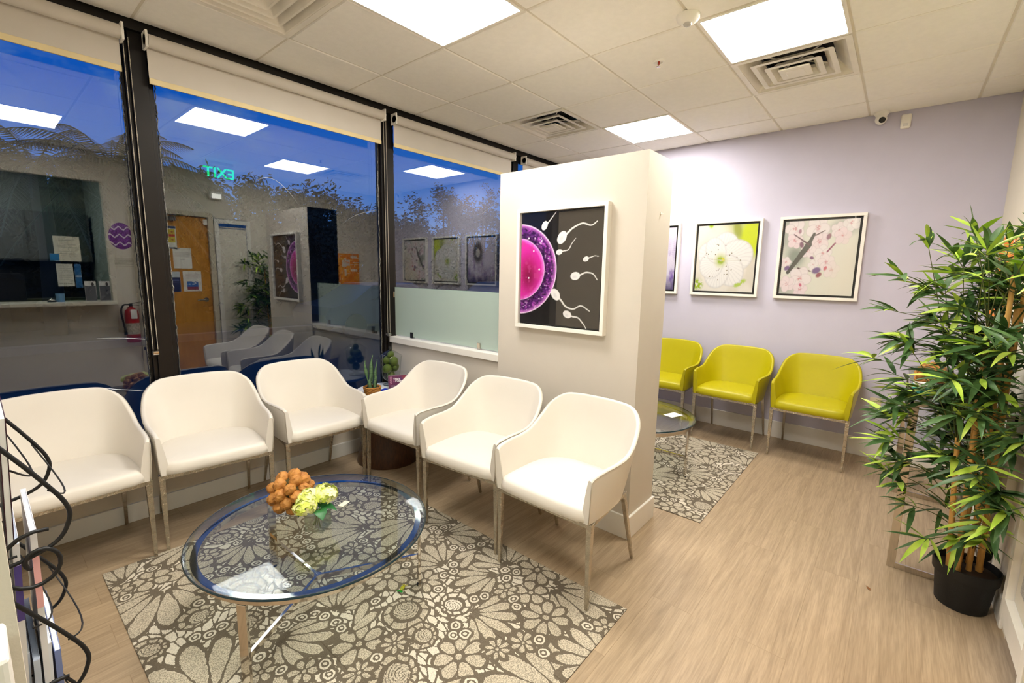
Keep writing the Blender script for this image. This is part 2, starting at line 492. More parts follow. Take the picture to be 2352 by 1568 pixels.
for k, (yy, m_) in enumerate(((.373, M_black), (-.40, M_chrome))):
    MB().box((-.009, yy, .018), (.010, .030, .046)).box((.009, yy, .018), (.010, .030, .046)).build('clip', m_, fs, bevel=.001)
MB().box((-.004, .606, .345), (.035, .02, .05)).build('clip', M_chrome, fs, bevel=.002)

# ------------------------------------------------------------------ window wall
MUL = [(-2.86, -2.785), (-1.238, -1.163), (.341, .418), (1.935, 2.01), (XW-.05, XW)]
struct(MB().bb(-2.1, XW, 1.068, 1.21, 2.700, H+.06).build('trim_3', M_bronze))
for k in range(4):
    x0 = MUL[k][1]; x1 = MUL[k+1][0]
    if k == 0: x0 = -2.06
    win = bpy.data.objects.new('window_%d' % (k+1), None); COL.objects.link(win); win['kind'] = 'structure'; win.location = ((x0+x1)/2, YG, .4)
    f = MB(); cx, cy = (x0+x1)/2, YG
    def B(a0, a1, b0, b1, c0, c1): f.bb(a0-cx, a1-cx, b0-cy, b1-cy, c0-.4, c1-.4)
    B(x0, x1, 1.10, 1.21, .40, .455); B(x0, x0+.02, 1.115, 1.20, .4, 2.72); B(x1-.02, x1, 1.115, 1.20, .4, 2.72)
    B(x0, x1, 1.115, 1.2, 2.66, 2.72)
    B(x0+.02, x0+.032, 1.14, 1.165, .45, 2.66); B(x1-.032, x1-.02, 1.14, 1.165, .45, 2.66)
    f.build('window_frame', M_bronze, win, bevel=.002)
    p = MB(); p.bb(x0+.02-cx, x1-.02-cx, -.003, .003, .05, 2.27); p.build('pane', M_wglass, win)
    # bead of sealant with its ragged shiny edge
    for sx in (x0+.036, x1-.036):
        pts = []
        for q in range(120):
            z = .46 + 2.2*q/119; pts.append((sx-cx+random.gauss(0, .0016), -.012+random.gauss(0, .001), z-.4))
        MB().tube(pts, [0.0028+abs(random.gauss(0, .0012)) for _ in pts], 5).build('sealant', M_gasket, win, smooth=True)
for k, (a, c) in enumerate(MUL[1:4]):
    f = MB(); f.bb(a, c, 1.098, 1.215, .38, 2.702)
    o = struct(f.build('trim_%d' % (4+k), M_bronze, bevel=.002))
f = MB(); f.bb(XW-.05, XW, 1.098, 1.215, .38, 2.702); struct(f.build('trim_7', M_bronze, bevel=.002))
f = MB(); f.bb(-2.1, XW, 1.2, 1.3, H-.04, H+.2); struct(f.build('trim_8', M_bronze))

# scratches on the panes that catch the light
M_scr = mat('glass scratch', (214, 220, 226), .15, metal=.6)
for wname, pts in (('window_2', [(-.618, 2.045), (-.552, 2.07), (-.485, 2.058), (-.412, 2.0), (-.344, 1.921)]), ('window_2', [(-.009, 1.826), (.093, 1.892), (.209, 1.934), (.302, 1.958)]), ('window_3', [(1.503, 2.053), (1.63, 2.136), (1.769, 2.214)]), ('window_1', [(-1.488, 1.076), (-1.415, 1.071), (-1.334, 1.061), (-1.266, 1.047)]), ('window_1', [(-1.584, .811), (-1.515, .805), (-1.425, .779), (-1.30, .748)])):
    wo_ = bpy.data.objects[wname]; p3 = [(x-wo_.location.x, 1.148-YG, z-.4) for x, z in pts]
    sp_ = smoothpath(p3, 6); MB().tube(sp_, [.0006+.0012*math.sin(PI*k/(len(sp_)-1)) for k in range(len(sp_))], 5).build('scratch', M_scr, wo_, smooth='all')

# roller blinds
BL = [(-2.04, -1.268, 2.470, 'leftmost cream roller blind drawn a little way down behind the first white chair'),
      (-1.178, .297, 2.447, 'long cream roller blind over the middle window pane with the widest fabric in view'),
      (.392, 1.862, 2.452, 'cream roller blind over the window pane left of the tall partition'),
      (2.03, 2.77, 2.46, 'cream roller blind over the farthest window pane, mostly hidden behind the partition top')]
for x0, x1, zb, lab in BL:
    t = thing('roller_blind', ((x0+x1)/2, 1.03, 2.655), 0, lab, 'blind', 'roller blinds along the window wall')
    L = x1-x0
    MB().tube([(-L/2+.012, 0, 0), (L/2-.012, 0, 0)], .033, 24).build('roller', M_blind, t, smooth=True)
    MB().bb(-L/2+.012, L/2-.012, .028, .0295, zb-2.655+.02, 0).build('blind_fabric', M_blind, t)
    MB().bb(-L/2+.012, L/2-.012, .022, .034, zb-2.655, zb-2.655+.030).build('hem_bar', M_hem, t, bevel=.002)
    for s in (-1, 1):
        MB().box((s*(L/2-.004), .01, .002), (.012, .075, .085)).tube([(s*(L/2-.012), 0, 0), (s*(L/2+.002), 0, 0)], .03, 16).build('bracket', M_fix2, t, bevel=.003)
# bead chains
M_bead = mat('bead chain', (206, 196, 176), 0.35, metal=.2)
for cx_, zbot, lab in ((-1.256, .985, 'beaded blind chain hanging beside the first dark window post'), (.312, .95, 'beaded blind chain hanging beside the dark post behind the glass jar')):
    ch = thing('blind_chain', (cx_, 1.045, zbot), 0, lab, 'chain')
    for s in (-1, 1):
        b = MB(); nb = int((2.63-zbot)/.0065)
        for q in range(nb):
            b.sphere((s*.011, 0, .02+q*.0065), .0026, 5, 4)
        b.tube([(s*.011, 0, 0.01), (s*.011, 0, 2.63-zbot)], .0009, 4)
        b.build('bead_strand', M_bead, ch, smooth='all')
    MB().tube([(-.013, 0, -.004), (.013, 0, -.004)], .013, 14).box((0, .02, -.004), (.012, .035, .02)).build('tensioner', M_chrome, ch, smooth=True)

# ------------------------------------------------------------------ ceiling fittings
M_lamp = emit_mat('lit diffuser', PANEL_COLOR, PANEL_STRENGTH)
LLAB = {(-1, -1): 'bright square ceiling light panel above the glass coffee table', (1, -3): 'bright square ceiling light panel with an air diffuser right beside it',
        (3, -1): 'smallest bright ceiling light panel, farthest off near the lavender wall', (-3, -3): 'bright ceiling light panel over the entry, seen only in the window glass'}
for i, j in LIGHTS:
    t = thing('ceiling_light', ((i+.5)*T, (j+.5)*T, H), 0, LLAB[(i, j)], 'light', 'square ceiling light panels')
    a = T/2-.004; c = T/2-.021
    f = MB()
    for s in (-1, 1):
        f.bb(-a, a, s*a, s*c, -.003, .02); f.bb(s*a, s*c, -c, c, -.003, .02)
    f.bb(-a, a, -a, a, .02, .03)
    f.build('light_frame', M_fix, t, bevel=.001)
    MB().bb(-c, c, -c, c, .003, .006).build('diffuser', M_lamp, t)
M_dark = mat('duct interior', (24, 22, 20), .8)
def ring(b, a0, z0, a1, z1, th=.0025):
    """square hopper ring: from half size a0 at z0 to a1 at z1"""
    def sq(a, z, r=.012):
        out = []
        for sx, sy, st in ((1,1,0),(-1,1,1),(-1,-1,2),(1,-1,3)):
            for q in range(4):
                an = (st+q/3)*PI/2; out.append((sx*(a-r)+r*math.cos(an), sy*(a-r)+r*math.sin(an), z))
        return out
    rows = [sq(a0, z0), sq(a1, z1), sq(a1-th, z1), sq(a0-th*1.5, z0+th), sq(a0, z0)]
    b.grid(rows, True)
def vent(i, j, style, lab):
    t = thing('ceiling_vent', ((i+.5)*T, (j+.5)*T, H), 0, lab, 'vent', 'square ceiling air diffusers')
    a = T/2-.006
    f = MB(); 
    for s in (-1, 1):
        f.bb(-a, a, s*a, s*(a-.03), -.003, .004); f.bb(s*a, s*(a-.03), -a+.03, a-.03, -.003, .004)
    if style == 'open':
        ring(f, a-.03, 0, .19, .075)
        f.build('vent_frame', M_fix, t)
        MB().bb(-.2, .2, -.2, .2, .12, .125).lathe([(.15, .075), (.15, .12)], 28, capb=False, capt=False).build('duct', M_dark, t)
        for a0, a1, z0, nm in ((.212, .150, -.006, 'louver'), (.146, .090, -.014, 'louver')):
            g = MB(); ring(g, a0, z0, a0-.024, z0, .004); ring(g, a0-.022, z0, a1+.006, z0+.034, .004); g.build(nm, M_fix, t)
        g = MB(); g.box((0, 0, -.016), (.164, .164, .010)); g.box((0, 0, -.020), (.10, .10, .006)); g.build('center_plate', M_fix, t, bevel=.003)
        g = MB()
        for s in (-1, 1): g.bar((-.17, -s*.17, .05), (.17, s*.17, .05), .006, .004)
        g.build('spider', M_fix, t)
    else:
        f.build('vent_frame', M_fix, t)
        z = .0
        for k in range(5):
            a0 = .272-k*.052; g = MB(); ring(g, a0, -.003+k*.003, a0-.030, .050, .005)
            g.build('louver', M_fix, t)
        MB().box((0, 0, .03), (.06, .06, .03)).build('center_plate', M_fix, t, bevel=.003)
        MB().bb(-.28, .28, -.28, .28, .055, .06).build('duct', mat('vent backing', (150, 142, 126), .7), t)
vent(2, 0, 'open', 'square ceiling air diffuser between the window wall and the smallest light')
vent(2, -3, 'open', 'square ceiling air diffuser right beside the large light, its louvers wide open')
vent(-2, 0, 'closed', 'stepped square ceiling diffuser above the second chair, cut by the top of the picture')
# sprinkler, motion sensor, dome camera, wall sensor
t = thing('sprinkler_head', (.913, -.903, H), 0, 'small recessed sprinkler head in a ceiling tile', 'sprinkler')
MB().lathe([(.033, 0), (.032, -.005), (.024, -.007), (.018, -.002)], 28).build('escutcheon', M_fix2, t, smooth=True)
MB().lathe([(.006, -.002), (.006, -.018), (.003, -.02), (.003, -.03)], 12).build('bulb', mat('red glass bulb', (150, 40, 20), .2), t, smooth=True)
MB().lathe([(.012, -.032), (.013, -.030)], 16).bar((-.009, 0, -.005), (-.003, 0, -.031), .003, .002).bar((.009, 0, -.005), (.003, 0, -.031), .003, .002).build('deflector', M_chrome, t)
t = thing('motion_sensor', (.532, -1.213, H), 0, 'round white motion sensor on the ceiling beside the large light', 'sensor')
MB().lathe([(.057, 0), (.057, -.008), (.050, -.022), (.032, -.034), (.022, -.036)], 36).build('housing', M_fix2, t, smooth=True)
MB().lathe([(.021, -.036), (.018, -.044), (.010, -.049), (.001, -.050)], 24).build('lens', mat('sensor lens', (176, 172, 166), .35), t, smooth=True)
t = thing('security_camera', (2.765, -1.905, 2.705), 0, 'small white turret security camera where the ceiling meets the lavender wall', 'camera')
MB().lathe([(.048, .041), (.048, .028), (.036, .012), (.03, 0)], 32).build('mount', M_fix2, t, smooth=True)
MB().sphere((0, 0, -.012), .038, 24, 16).build('camera_ball', M_fix2, t, smooth='all')
dv = (CAM - Vector((2.765, -1.905, 2.69))).normalized()
q = MB().lathe([(.021, .026), (.021, .0385), (.015, .0395), (.001, .0385)], 24).build('lens', M_black, t, smooth=True)
q.rotation_euler = Vector((-.78, -.22, -.30)).to_track_quat('Z', 'Y').to_euler(); q.location = (0, 0, -.012)
t = thing('wall_sensor', (XW-.012, -2.055, 2.665), 0, 'white wall sensor high on the lavender wall, right of the small camera', 'sensor')
MB().box((0, 0, 0), (.026, .062, .105), (0, 0, 0)).build('housing', M_fix2, t, bevel=.012, seg=4)
MB().box((-.0135, 0, -.026), (.003, .03, .02)).build('sensor_window', mat('sensor window', (214, 212, 208), .2), t, bevel=.001)
t = thing('wall_outlet', (XW-.003, -2.105, .45), 0, 'ivory double power outlet low on the lavender wall', 'outlet')
MB().box((0, 0, 0), (.006, .076, .122)).build('cover_plate', mat('ivory plastic', (226, 216, 188), .4), t, bevel=.002)
for s in (-1, 1):
    MB().box((-.0035, 0, s*.02), (.004, .034, .029)).build('socket', mat('ivory plastic', (226, 216, 188), .4), t, bevel=.003)
    b = MB(); b.box((-.0058, -.007, s*.02+.003), (.001, .002, .009)); b.box((-.0058, .007, s*.02+.003), (.001, .002, .007)); b.box((-.0058, 0, s*.02-.008), (.001, .004, .004))
    b.build('slots', M_black, t)
t = thing('wall_hook', (.528, PY0, 1.80), 0, 'tiny clear hook stuck on the narrow end of the partition', 'hook')
MB().box((0, -.003, 0), (.012, .006, .008)).bar((0, -.004, -.003), (0, -.018, -.002), .004, .003).build('hook_body', M_fix2, t, bevel=.001)

# ------------------------------------------------------------------ tub chairs
def chair_shell_curves():
    half_rim = [(.271, -.270, .606), (.276, -.245, .618), (.284, -.16, .624), (.290, -.06, .624), (.293, .03, .638), (.289, .115, .680), (.266, .200, .750), (.205, .262, .795), (.11, .284, .806), (0, .288, .808)]
    half_mid = [(.268, -.268, .51), (.272, -.245, .515), (.277, -.18, .52), (.281, -.08, .53), (.280, .02, .545), (.268, .115, .57), (.232, .195, .59), (.175, .243, .60), (.09, .260, .605), (0, .263, .605)]
    half_bot = [(.260, -.262, .412), (.262, -.240, .412), (.265, -.17, .412), (.265, -.08, .412), (.258, .01, .412), (.238, .095, .412), (.198, .158, .412), (.145, .195, .412), (.075, .210, .412), (0, .212, .412)]
    def full(h):
        h = [(x, y*.885 if y > 0 else y, z+(.008*(z-.412)/.39 if y > .1 else 0)) for x, y, z in h]
        a = smoothpath(h, 5)
        return a + [Vector((-p.x, p.y, p.z)) for p in reversed(a[:-1])]
    return full(half_rim), full(half_mid), full(half_bot)
def chair_meshes(lea, pip, nm):
    rim, mid, bot = chair_shell_curves(); n = len(rim)
    cen = Vector((0, -.02, 0))
    def inward(c, i, d):
        p = c[i]; a = c[max(0, i-1)]; b = c[min(n-1, i+1)]; t = (b-a); t.z = 0; t.normalize()
        nr = Vector((-t.y, t.x, 0))
        if nr.dot(Vector((-p.x, -.02-p.y, 0))) < 0: nr = -nr
        return p + nr*d
    b = MB(); rows = []
    for i in range(n):
        B, Mi, R = bot[i], mid[i], rim[i]
        row = []
        for t in [k/7 for k in range(8)]:          # outside, slightly barrelled
            u = 1-t
            ctrl = Mi*2 - (B+R)*0.5
            row.append(B*u*u + ctrl*2*u*t + R*t*t)
        Ri = inward(rim, i, .021); Bi = inward(bot, i, .040); Mi2 = inward(mid, i, .036)
        up = Vector((0, 0, 1))
        for a in (PI*.2, PI*.4, PI*.6, PI*.8):     # rolled rim
            c = (R+Ri)*.5; row.append(c + (R-Ri)*.5*math.cos(a) + up*.0095*math.sin(a))
        for t in [k/7 for k in range(8)]:
            u = 1-t; ctrl = Mi2*2 - (Bi+Ri)*.5
            row.append(Ri*u*u + ctrl*2*u*t + Bi*t*t)
        rows.append(row)
    b.grid(rows)
    m = len(rows[0])
    # front faces of the arms, gently padded
    for idx in (0, n-1):
        r = rows[idx]; o = len(b.v)
        fr = [Vector(p) + Vector((0, -.006, 0)) for p in r]
        vs = [Vector(p) for p in r] + fr; fs_ = []
        for k in range(m-1): fs_.append((k, k+1, m+k+1, m+k))
        for k in range(m//2): 
            if k < m-1-k-1: fs_.append((m+k, m+k+1, m+m-2-k, m+m-1-k))
        b.add(vs, fs_)
    # underside closing plate inside the frame
    shell = b.build('shell', lea, smooth=True, angle=50)
    # piping along the outer rim and down both arm fronts
    path = [p + Vector((0, -.008, 0)) for p in ([rows[0][k] for k in range(0, 8)])]
    path += [rim[i] + Vector((0, 0, .002)) for i in range(1, n-1)]
    path += [p + Vector((0, -.008, 0)) for p in ([rows[-1][k] for k in range(7, -1, -1)])]
    pp = MB().tube(path, .0023, 6).build('piping', pip, smooth='all')
    # seat cushion
    inner = [inward(bot, i, .012) for i in range(n)]
    outline = [Vector((p.x, p.y, 0)) for p in inner]
    front = [Vector((-.249+.498*k/12, -.278-.010*math.sin(PI*k/12), 0)) for k in range(0, 13)]
    loop = outline + front[1:-1] if outline[-1].x < 0 else outline + front[::-1][1:-1]
    c0 = Vector((0, -.04, 0)); s = MB(); rws = []
    prof = [(0.96, .410), (1.0, .418), (1.0, .440), (.985, .462), (.95, .474), (.88, .480), (.7, .486), (.45, .490), (.2, .491), (.02, .491)]
    for k, z in prof:
        rws.append([(c0.x+(p.x-c0.x)*k, c0.y+(p.y-c0.y)*k, z - .006*max(0, (-p.y-.2))*k) for p in loop])
    s.grid(rws, True); s.f.append(tuple(range(len(loop)))); s.m.append(0)
    s.f.append(tuple((len(prof)-1)*len(loop)+k for k in range(len(loop)))); s.m.append(0)
    seat = s.build('seat', lea, smooth=True, angle=60)
    return shell, pp, seat
def make_chair(nm, lea, pip):
    t = thing(nm)
    for o in chair_meshes(lea, pip, nm): o.parent = t
    f = MB()
    fx, fy, rx, ry = .256, -.245, .225, .138; z = .400
    f.bar((-fx, fy, z), (fx, fy, z), .024, .026); f.bar((-fx, fy, z), (-rx, ry, z), .020, .020); f.bar((fx, fy, z), (rx, ry, z), .020, .020); f.bar((-rx, ry, z), (rx, ry, z), .020, .020)
    f.bb(-.22, .22, fy+.02, ry, .405, .413)
    f.build('seat_frame', M_hammer, t, bevel=.002)
    for s in (-1, 1):
        MB().taper((s*.256, -.245, .411), (s*.256, -.245, 0), .0138, .0075).build('leg', M_hammer, t, bevel=.002)
        MB().taper((s*.222, .125, .400), (s*.236, .240, 0), .0120, .0072).build('leg', M_hammer, t, bevel=.002)
    return t
WC = [((-1.69, .832), math.radians(1.5), 'white leather tub chair at the far left, behind the magazine rack'),
      ((-1.088, .825), math.radians(-6.5), 'white leather tub chair against the window, second from the left in the row'),
      ((-.480, .838), math.radians(-2), 'white leather tub chair third from the left, just left of the snake plant'),
      ((.008, .255), math.radians(-87), 'white leather tub chair along the low wall, just right of the brochure holder'),
      ((-.035, -.41), math.radians(-84.5), 'white leather tub chair against the partition, middle of the three facing left'),
      ((-.045, -1.005), math.radians(-90), 'white leather tub chair nearest the camera, at the end of the partition')]
proto = make_chair('tub_chair', M_leather, M_pip)
for k, (xy, a, lab) in enumerate(WC):
    c = proto if k == 0 else copy_tree(proto)
    c.location = (xy[0], xy[1], 0.0045); c.rotation_euler = (0, 0, a)
    tag(c, lab, 'chair', 'white tub chairs in an L around the coffee table')
GC = [((2.535, -1.715), math.radians(-91), 'lime green tub chair nearest the bamboo plant, rightmost of the three'),
      ((2.555, -1.083), math.radians(-92), 'lime green tub chair in the middle of the three against the lavender wall'),
      ((2.552, -.462), math.radians(-90), 'lime green tub chair half hidden behind the partition')]
gproto = make_chair('tub_chair', M_green, M_gpip)
for k, (xy, a, lab) in enumerate(GC):
    c = gproto if k == 0 else copy_tree(gproto)
    c.location = (xy[0], xy[1], 0.0045); c.rotation_euler = (0, 0, a)
    tag(c, lab, 'chair', 'lime green tub chairs along the lavender wall')

# ------------------------------------------------------------------ rugs
def rug_print(w, h, res, seed=5):
    r = np.random.default_rng(seed)
    nx, ny = int(w/res)+1, int(h/res)+1
    x = np.linspace(0, w, nx); y = np.linspace(0, h, ny); X, Y = np.meshgrid(x, y)
    lw = .0082
    # ground: flattened cells, light blobs with dark gaps
    Xw = X + .020*(vnoise(X, Y, 9, 1)-.5) + .006*(vnoise(X, Y, 60, 8)-.5); Yw = Y + .020*(vnoise(X, Y, 9, 2)-.5) + .006*(vnoise(X, Y, 60, 9)-.5)
    ang = 3.0*vnoise(X, Y, 2.3, 3, 1)
    cs = .044; gx = Xw/cs; gy = Yw/cs; ix = np.floor(gx).astype(int); iy = np.floor(gy).astype(int)
    N = 128; JX = r.random((N, N)); JY = r.random((N, N)); JA = r.random((N, N))
    d1 = np.full(X.shape, 9.); d2 = np.full(X.shape, 9.)
    ca, sa = np.cos(ang), np.sin(ang)
    for a in (-2, -1, 0, 1, 2):
        for b in (-2, -1, 0, 1, 2):
            px = ix+a+JX[(ix+a) % N, (iy+b) % N]; py = iy+b+JY[(ix+a) % N, (iy+b) % N]
            dx = px-gx; dy = py-gy; u = dx*ca+dy*sa; v = -dx*sa+dy*ca
            d = np.sqrt((u*.62)**2+(v*1.35)**2)
            n2 = np.where(d < d1, d1, np.minimum(d2, d)); d1 = np.minimum(d1, d); d2 = n2
    D = ((d2-d1)*.5*cs - .0030)      # signed distance-like, positive = light
    kind = np.zeros(X.shape)
    def window(cx, cy, R):
        i0, i1 = max(0, int((cy-R)/res)), min(ny, int((cy+R)/res)+2); j0, j1 = max(0, int((cx-R)/res)), min(nx, int((cx+R)/res)+2)
        return slice(i0, i1), slice(j0, j1)
    def ell(X, Y, cx, cy, a, b, th, point=0.0):
        dx = X-cx; dy = Y-cy; u = dx*math.cos(th)+dy*math.sin(th); v = -dx*math.sin(th)+dy*math.cos(th)
        bb = b*(1-point*np.clip(u/a, -1, 1))
        return (1-np.sqrt((u/a)**2+(v/np.maximum(bb, 1e-4))**2))*b
    def put(sl, light, body, k):
        m = body > -lw*1.1
        D[sl] = np.where(m, np.minimum(light, .05), D[sl]); kind[sl] = np.where(m & (light > 0), k, kind[sl])
    placed = []
    def ok(cx, cy, R, f=.92):
        return all((cx-a)**2+(cy-b)**2 > (f*(R+c))**2 for a, b, c in placed)
    sizes = [(.185, 7, 'fan'), (.135, 7, 'paisley'), (.125, 22, 'fan'), (.105, 26, 'flower'), (.095, 24, 'paisley'), (.080, 50, 'flower'), (.068, 50, 'pods'), (.085, 34, 'fan'), (.052, 120, 'flower'), (.028, 200, 'ring')]
    for R, cnt, typ in sizes:
        tries = 0; c = 0
        while c < cnt and tries < cnt*30:
            tries += 1; cx, cy = r.random()*w, r.random()*h
            if not ok(cx, cy, R, .84): continue
            c += 1; placed.append((cx, cy, R)); sl = window(cx, cy, R*1.4); Xs = Xw[sl]; Ys = Yw[sl]; th = r.random()*6.28
            if Xs.size < 9: continue
            if typ == 'flower':
                npt = int(r.integers(5, 9)); best = np.full(Xs.shape, -9.); body = np.full(Xs.shape, -9.)
                for k in range(npt):
                    t = th+k*2*PI/npt; bw = R*.62*math.sin(PI/npt)
                    p = ell(Xs, Ys, cx+.62*R*math.cos(t), cy+.62*R*math.sin(t), .36*R, max(.006, bw-lw*.52), t, -.30)
                    best = np.maximum(best, p)
                rr = np.hypot(Xs-cx, Ys-cy); cen = .13*R - rr
                light = np.maximum(best, cen); put(sl, light, np.maximum(best, .34*R-rr), 1 if R > .05 else int(r.random() < .5))
            elif typ == 'fan':
                npt = int(r.integers(5, 8)); best = np.full(Xs.shape, -9.); ox, oy = cx-.85*R*math.cos(th), cy-.85*R*math.sin(th); step = .40
                curl = r.uniform(-.25, .25)
                for k in range(npt):
                    t = th+(k-(npt-1)/2)*step+curl*.3; L = R*(1.72-.10*abs(k-(npt-1)/2)); m = .60*L
                    p = ell(Xs, Ys, ox+m*math.cos(t), oy+m*math.sin(t), .39*L, max(.006, .60*L*math.tan(step/2)-lw*.5), t, -.50)
                    best = np.maximum(best, p)
                put(sl, best, best, 1)
            elif typ == 'paisley':
                # teardrop with scalloped hem and beads inside
                an = np.arctan2(Ys-cy, Xs-cx)-th; rr = np.hypot(Xs-cx, Ys-cy)
                edge = R*(.62+.26*np.cos(an)+.055*np.abs(np.sin(4*an)))
                body = (edge-rr)*.8; q_ = rr/np.maximum(edge, 1e-4)
                outer = np.minimum(.13-np.abs(q_-.86), .9)*edge*.8
                spl = np.abs(np.sin(5*an))*rr*.17-.0035
                inner = (.50-q_)*edge*.8
                bead = .0075-np.hypot(Xs-(cx+.10*R*math.cos(th)), Ys-(cy+.10*R*math.sin(th)))
                ringd = .0035-np.abs(np.hypot(Xs-(cx+.10*R*math.cos(th)), Ys-(cy+.10*R*math.sin(th)))-.0165)
                light = np.maximum(np.minimum(outer, spl), np.where(ringd > -.004, -ringd, inner) if R > .1 else np.maximum(np.minimum(inner, .004+.02-bead*0-.02+inner), -9))
                light = np.where((np.abs(q_-.60) < .055), -.004, light)
                put(sl, np.where(q_ < .55, np.maximum(inner*0+.004, 0)*np.where(np.abs(np.sin(rr*260+an*2)) > .42, 1, -1), light), body, int(r.random() < .5))
            elif typ == 'pods':
                best = np.full(Xs.shape, -9.); t = th
                for s in (-1, 1):
                    p = ell(Xs, Ys, cx+s*.42*R*math.cos(t+.9), cy+s*.42*R*math.sin(t+.9), .9*R, .30*R, t+s*.25, -.3); best = np.maximum(best, p)
                put(sl, best, best, 1)
            else:
                rr = np.hypot(Xs-cx, Ys-cy); light = np.maximum(.26*R-rr, .0040-np.abs(rr-.66*R)); put(sl, light, .86*R-rr, 0)
    D += (vnoise(X, Y, 240, 5, 2)-.5)*.0042
    seam = np.minimum(np.abs(np.mod(X+.245, w/3)-.245), np.abs(np.mod(Y+.25, h/4)-.25))
    val = np.clip(.5+D/.004, 0, 1)
    return X, Y, val, kind, seam
def rug_mat():
    m = bpy.data.materials.new('patterned carpet tile'); m.use_nodes = True
    n = m.node_tree.nodes; l = m.node_tree.links; b = n['Principled BSDF']; b.inputs['Roughness'].default_value = .95; b.inputs['Specular IOR Level'].default_value = .15
    a = n.new('ShaderNodeAttribute'); a.attribute_name = 'print'
    sp = n.new('ShaderNodeSeparateColor'); l.new(a.outputs['Color'], sp.inputs[0])
    t = n.new('ShaderNodeTexCoord')
    n1 = n.new('ShaderNodeTexNoise'); n1.inputs['Scale'].default_value = 210; n1.inputs['Detail'].default_value = 3; l.new(t.outputs['Object'], n1.inputs['Vector'])
    vo = n.new('ShaderNodeTexVoronoi'); vo.inputs['Scale'].default_value = 260; l.new(t.outputs['Object'], vo.inputs['Vector'])
    dk = n.new('ShaderNodeValToRGB'); dk.color_ramp.elements[0].color = (*lin((88, 79, 66)), 1); dk.color_ramp.elements[1].color = (*lin((126, 115, 98)), 1); l.new(n1.outputs['Fac'], dk.inputs['Fac'])
    lt = n.new('ShaderNodeValToRGB'); lt.color_ramp.elements[0].position = .3; lt.color_ramp.elements[0].color = (*lin((190, 182, 168)), 1); lt.color_ramp.elements[1].position = .55; lt.color_ramp.elements[1].color = (*lin((222, 213, 194)), 1); l.new(n1.outputs['Fac'], lt.inputs['Fac'])
    sk = n.new('ShaderNodeValToRGB'); sk.color_ramp.elements[0].position = .40; sk.color_ramp.elements[0].color = (*lin((150, 140, 124)), 1); sk.color_ramp.elements[1].position = .56; sk.color_ramp.elements[1].color = (*lin((204, 193, 170)), 1); l.new(n1.outputs['Fac'], sk.inputs['Fac'])
    mk = n.new('ShaderNodeMixRGB'); l.new(sp.outputs[1], mk.inputs[0]); l.new(lt.outputs[0], mk.inputs[1]); l.new(sk.outputs[0], mk.inputs[2])
    rp = n.new('ShaderNodeValToRGB'); rp.color_ramp.elements[0].position = .42; rp.color_ramp.elements[1].position = .58; l.new(sp.outputs[0], rp.inputs['Fac'])
    mx = n.new('ShaderNodeMixRGB'); l.new(rp.outputs[0], mx.inputs[0]); l.new(dk.outputs[0], mx.inputs[1]); l.new(mk.outputs[0], mx.inputs[2])
    ms = n.new('ShaderNodeMixRGB'); ms.blend_type = 'MULTIPLY'; l.new(sp.outputs[2], ms.inputs[0]); l.new(mx.outputs[0], ms.inputs[1]); ms.inputs[2].default_value = (.4, .38, .34, 1)
    l.new(ms.outputs[0], b.inputs['Base Color'])
    bp = n.new('ShaderNodeBump'); bp.inputs['Strength'].default_value = .5; bp.inputs['Distance'].default_value = .003; l.new(vo.outputs['Distance'], bp.inputs['Height']); l.new(bp.outputs[0], b.inputs['Normal'])
    return m
M_rug = rug_mat()
RW, RH = 1.470, 2.000
_X, _Y, _v, _k, _s = rug_print(RW, RH, .0032)
def rugfn(X, Y):
    return np.stack([_v, _k, np.clip(1-_s/.002, 0, 1)*.55], -1)
rug = thing('area_rug', (-.8985, -.392, 0), 0, 'large floral rug of grey and cream carpet tiles under the glass coffee table', 'rug', 'floral carpet tile rugs')
rt = painted('pile', RW, RH, .0032, rugfn, M_rug, rug, (0, 0, .0040), (1, 0, 0), (0, 1, 0))
MB().bb(-RW/2, RW/2, -RH/2, RH/2, 0, .0038).build('backing', mat('rug backing', (96, 86, 70), .95), rug)
rug2 = copy_tree(rug); rug2.location = (1.532, -.395, 0); rug2.rotation_euler = (0, 0, PI)
rug2['label'] = 'smaller-looking floral rug beyond the partition, in front of the lime chairs'

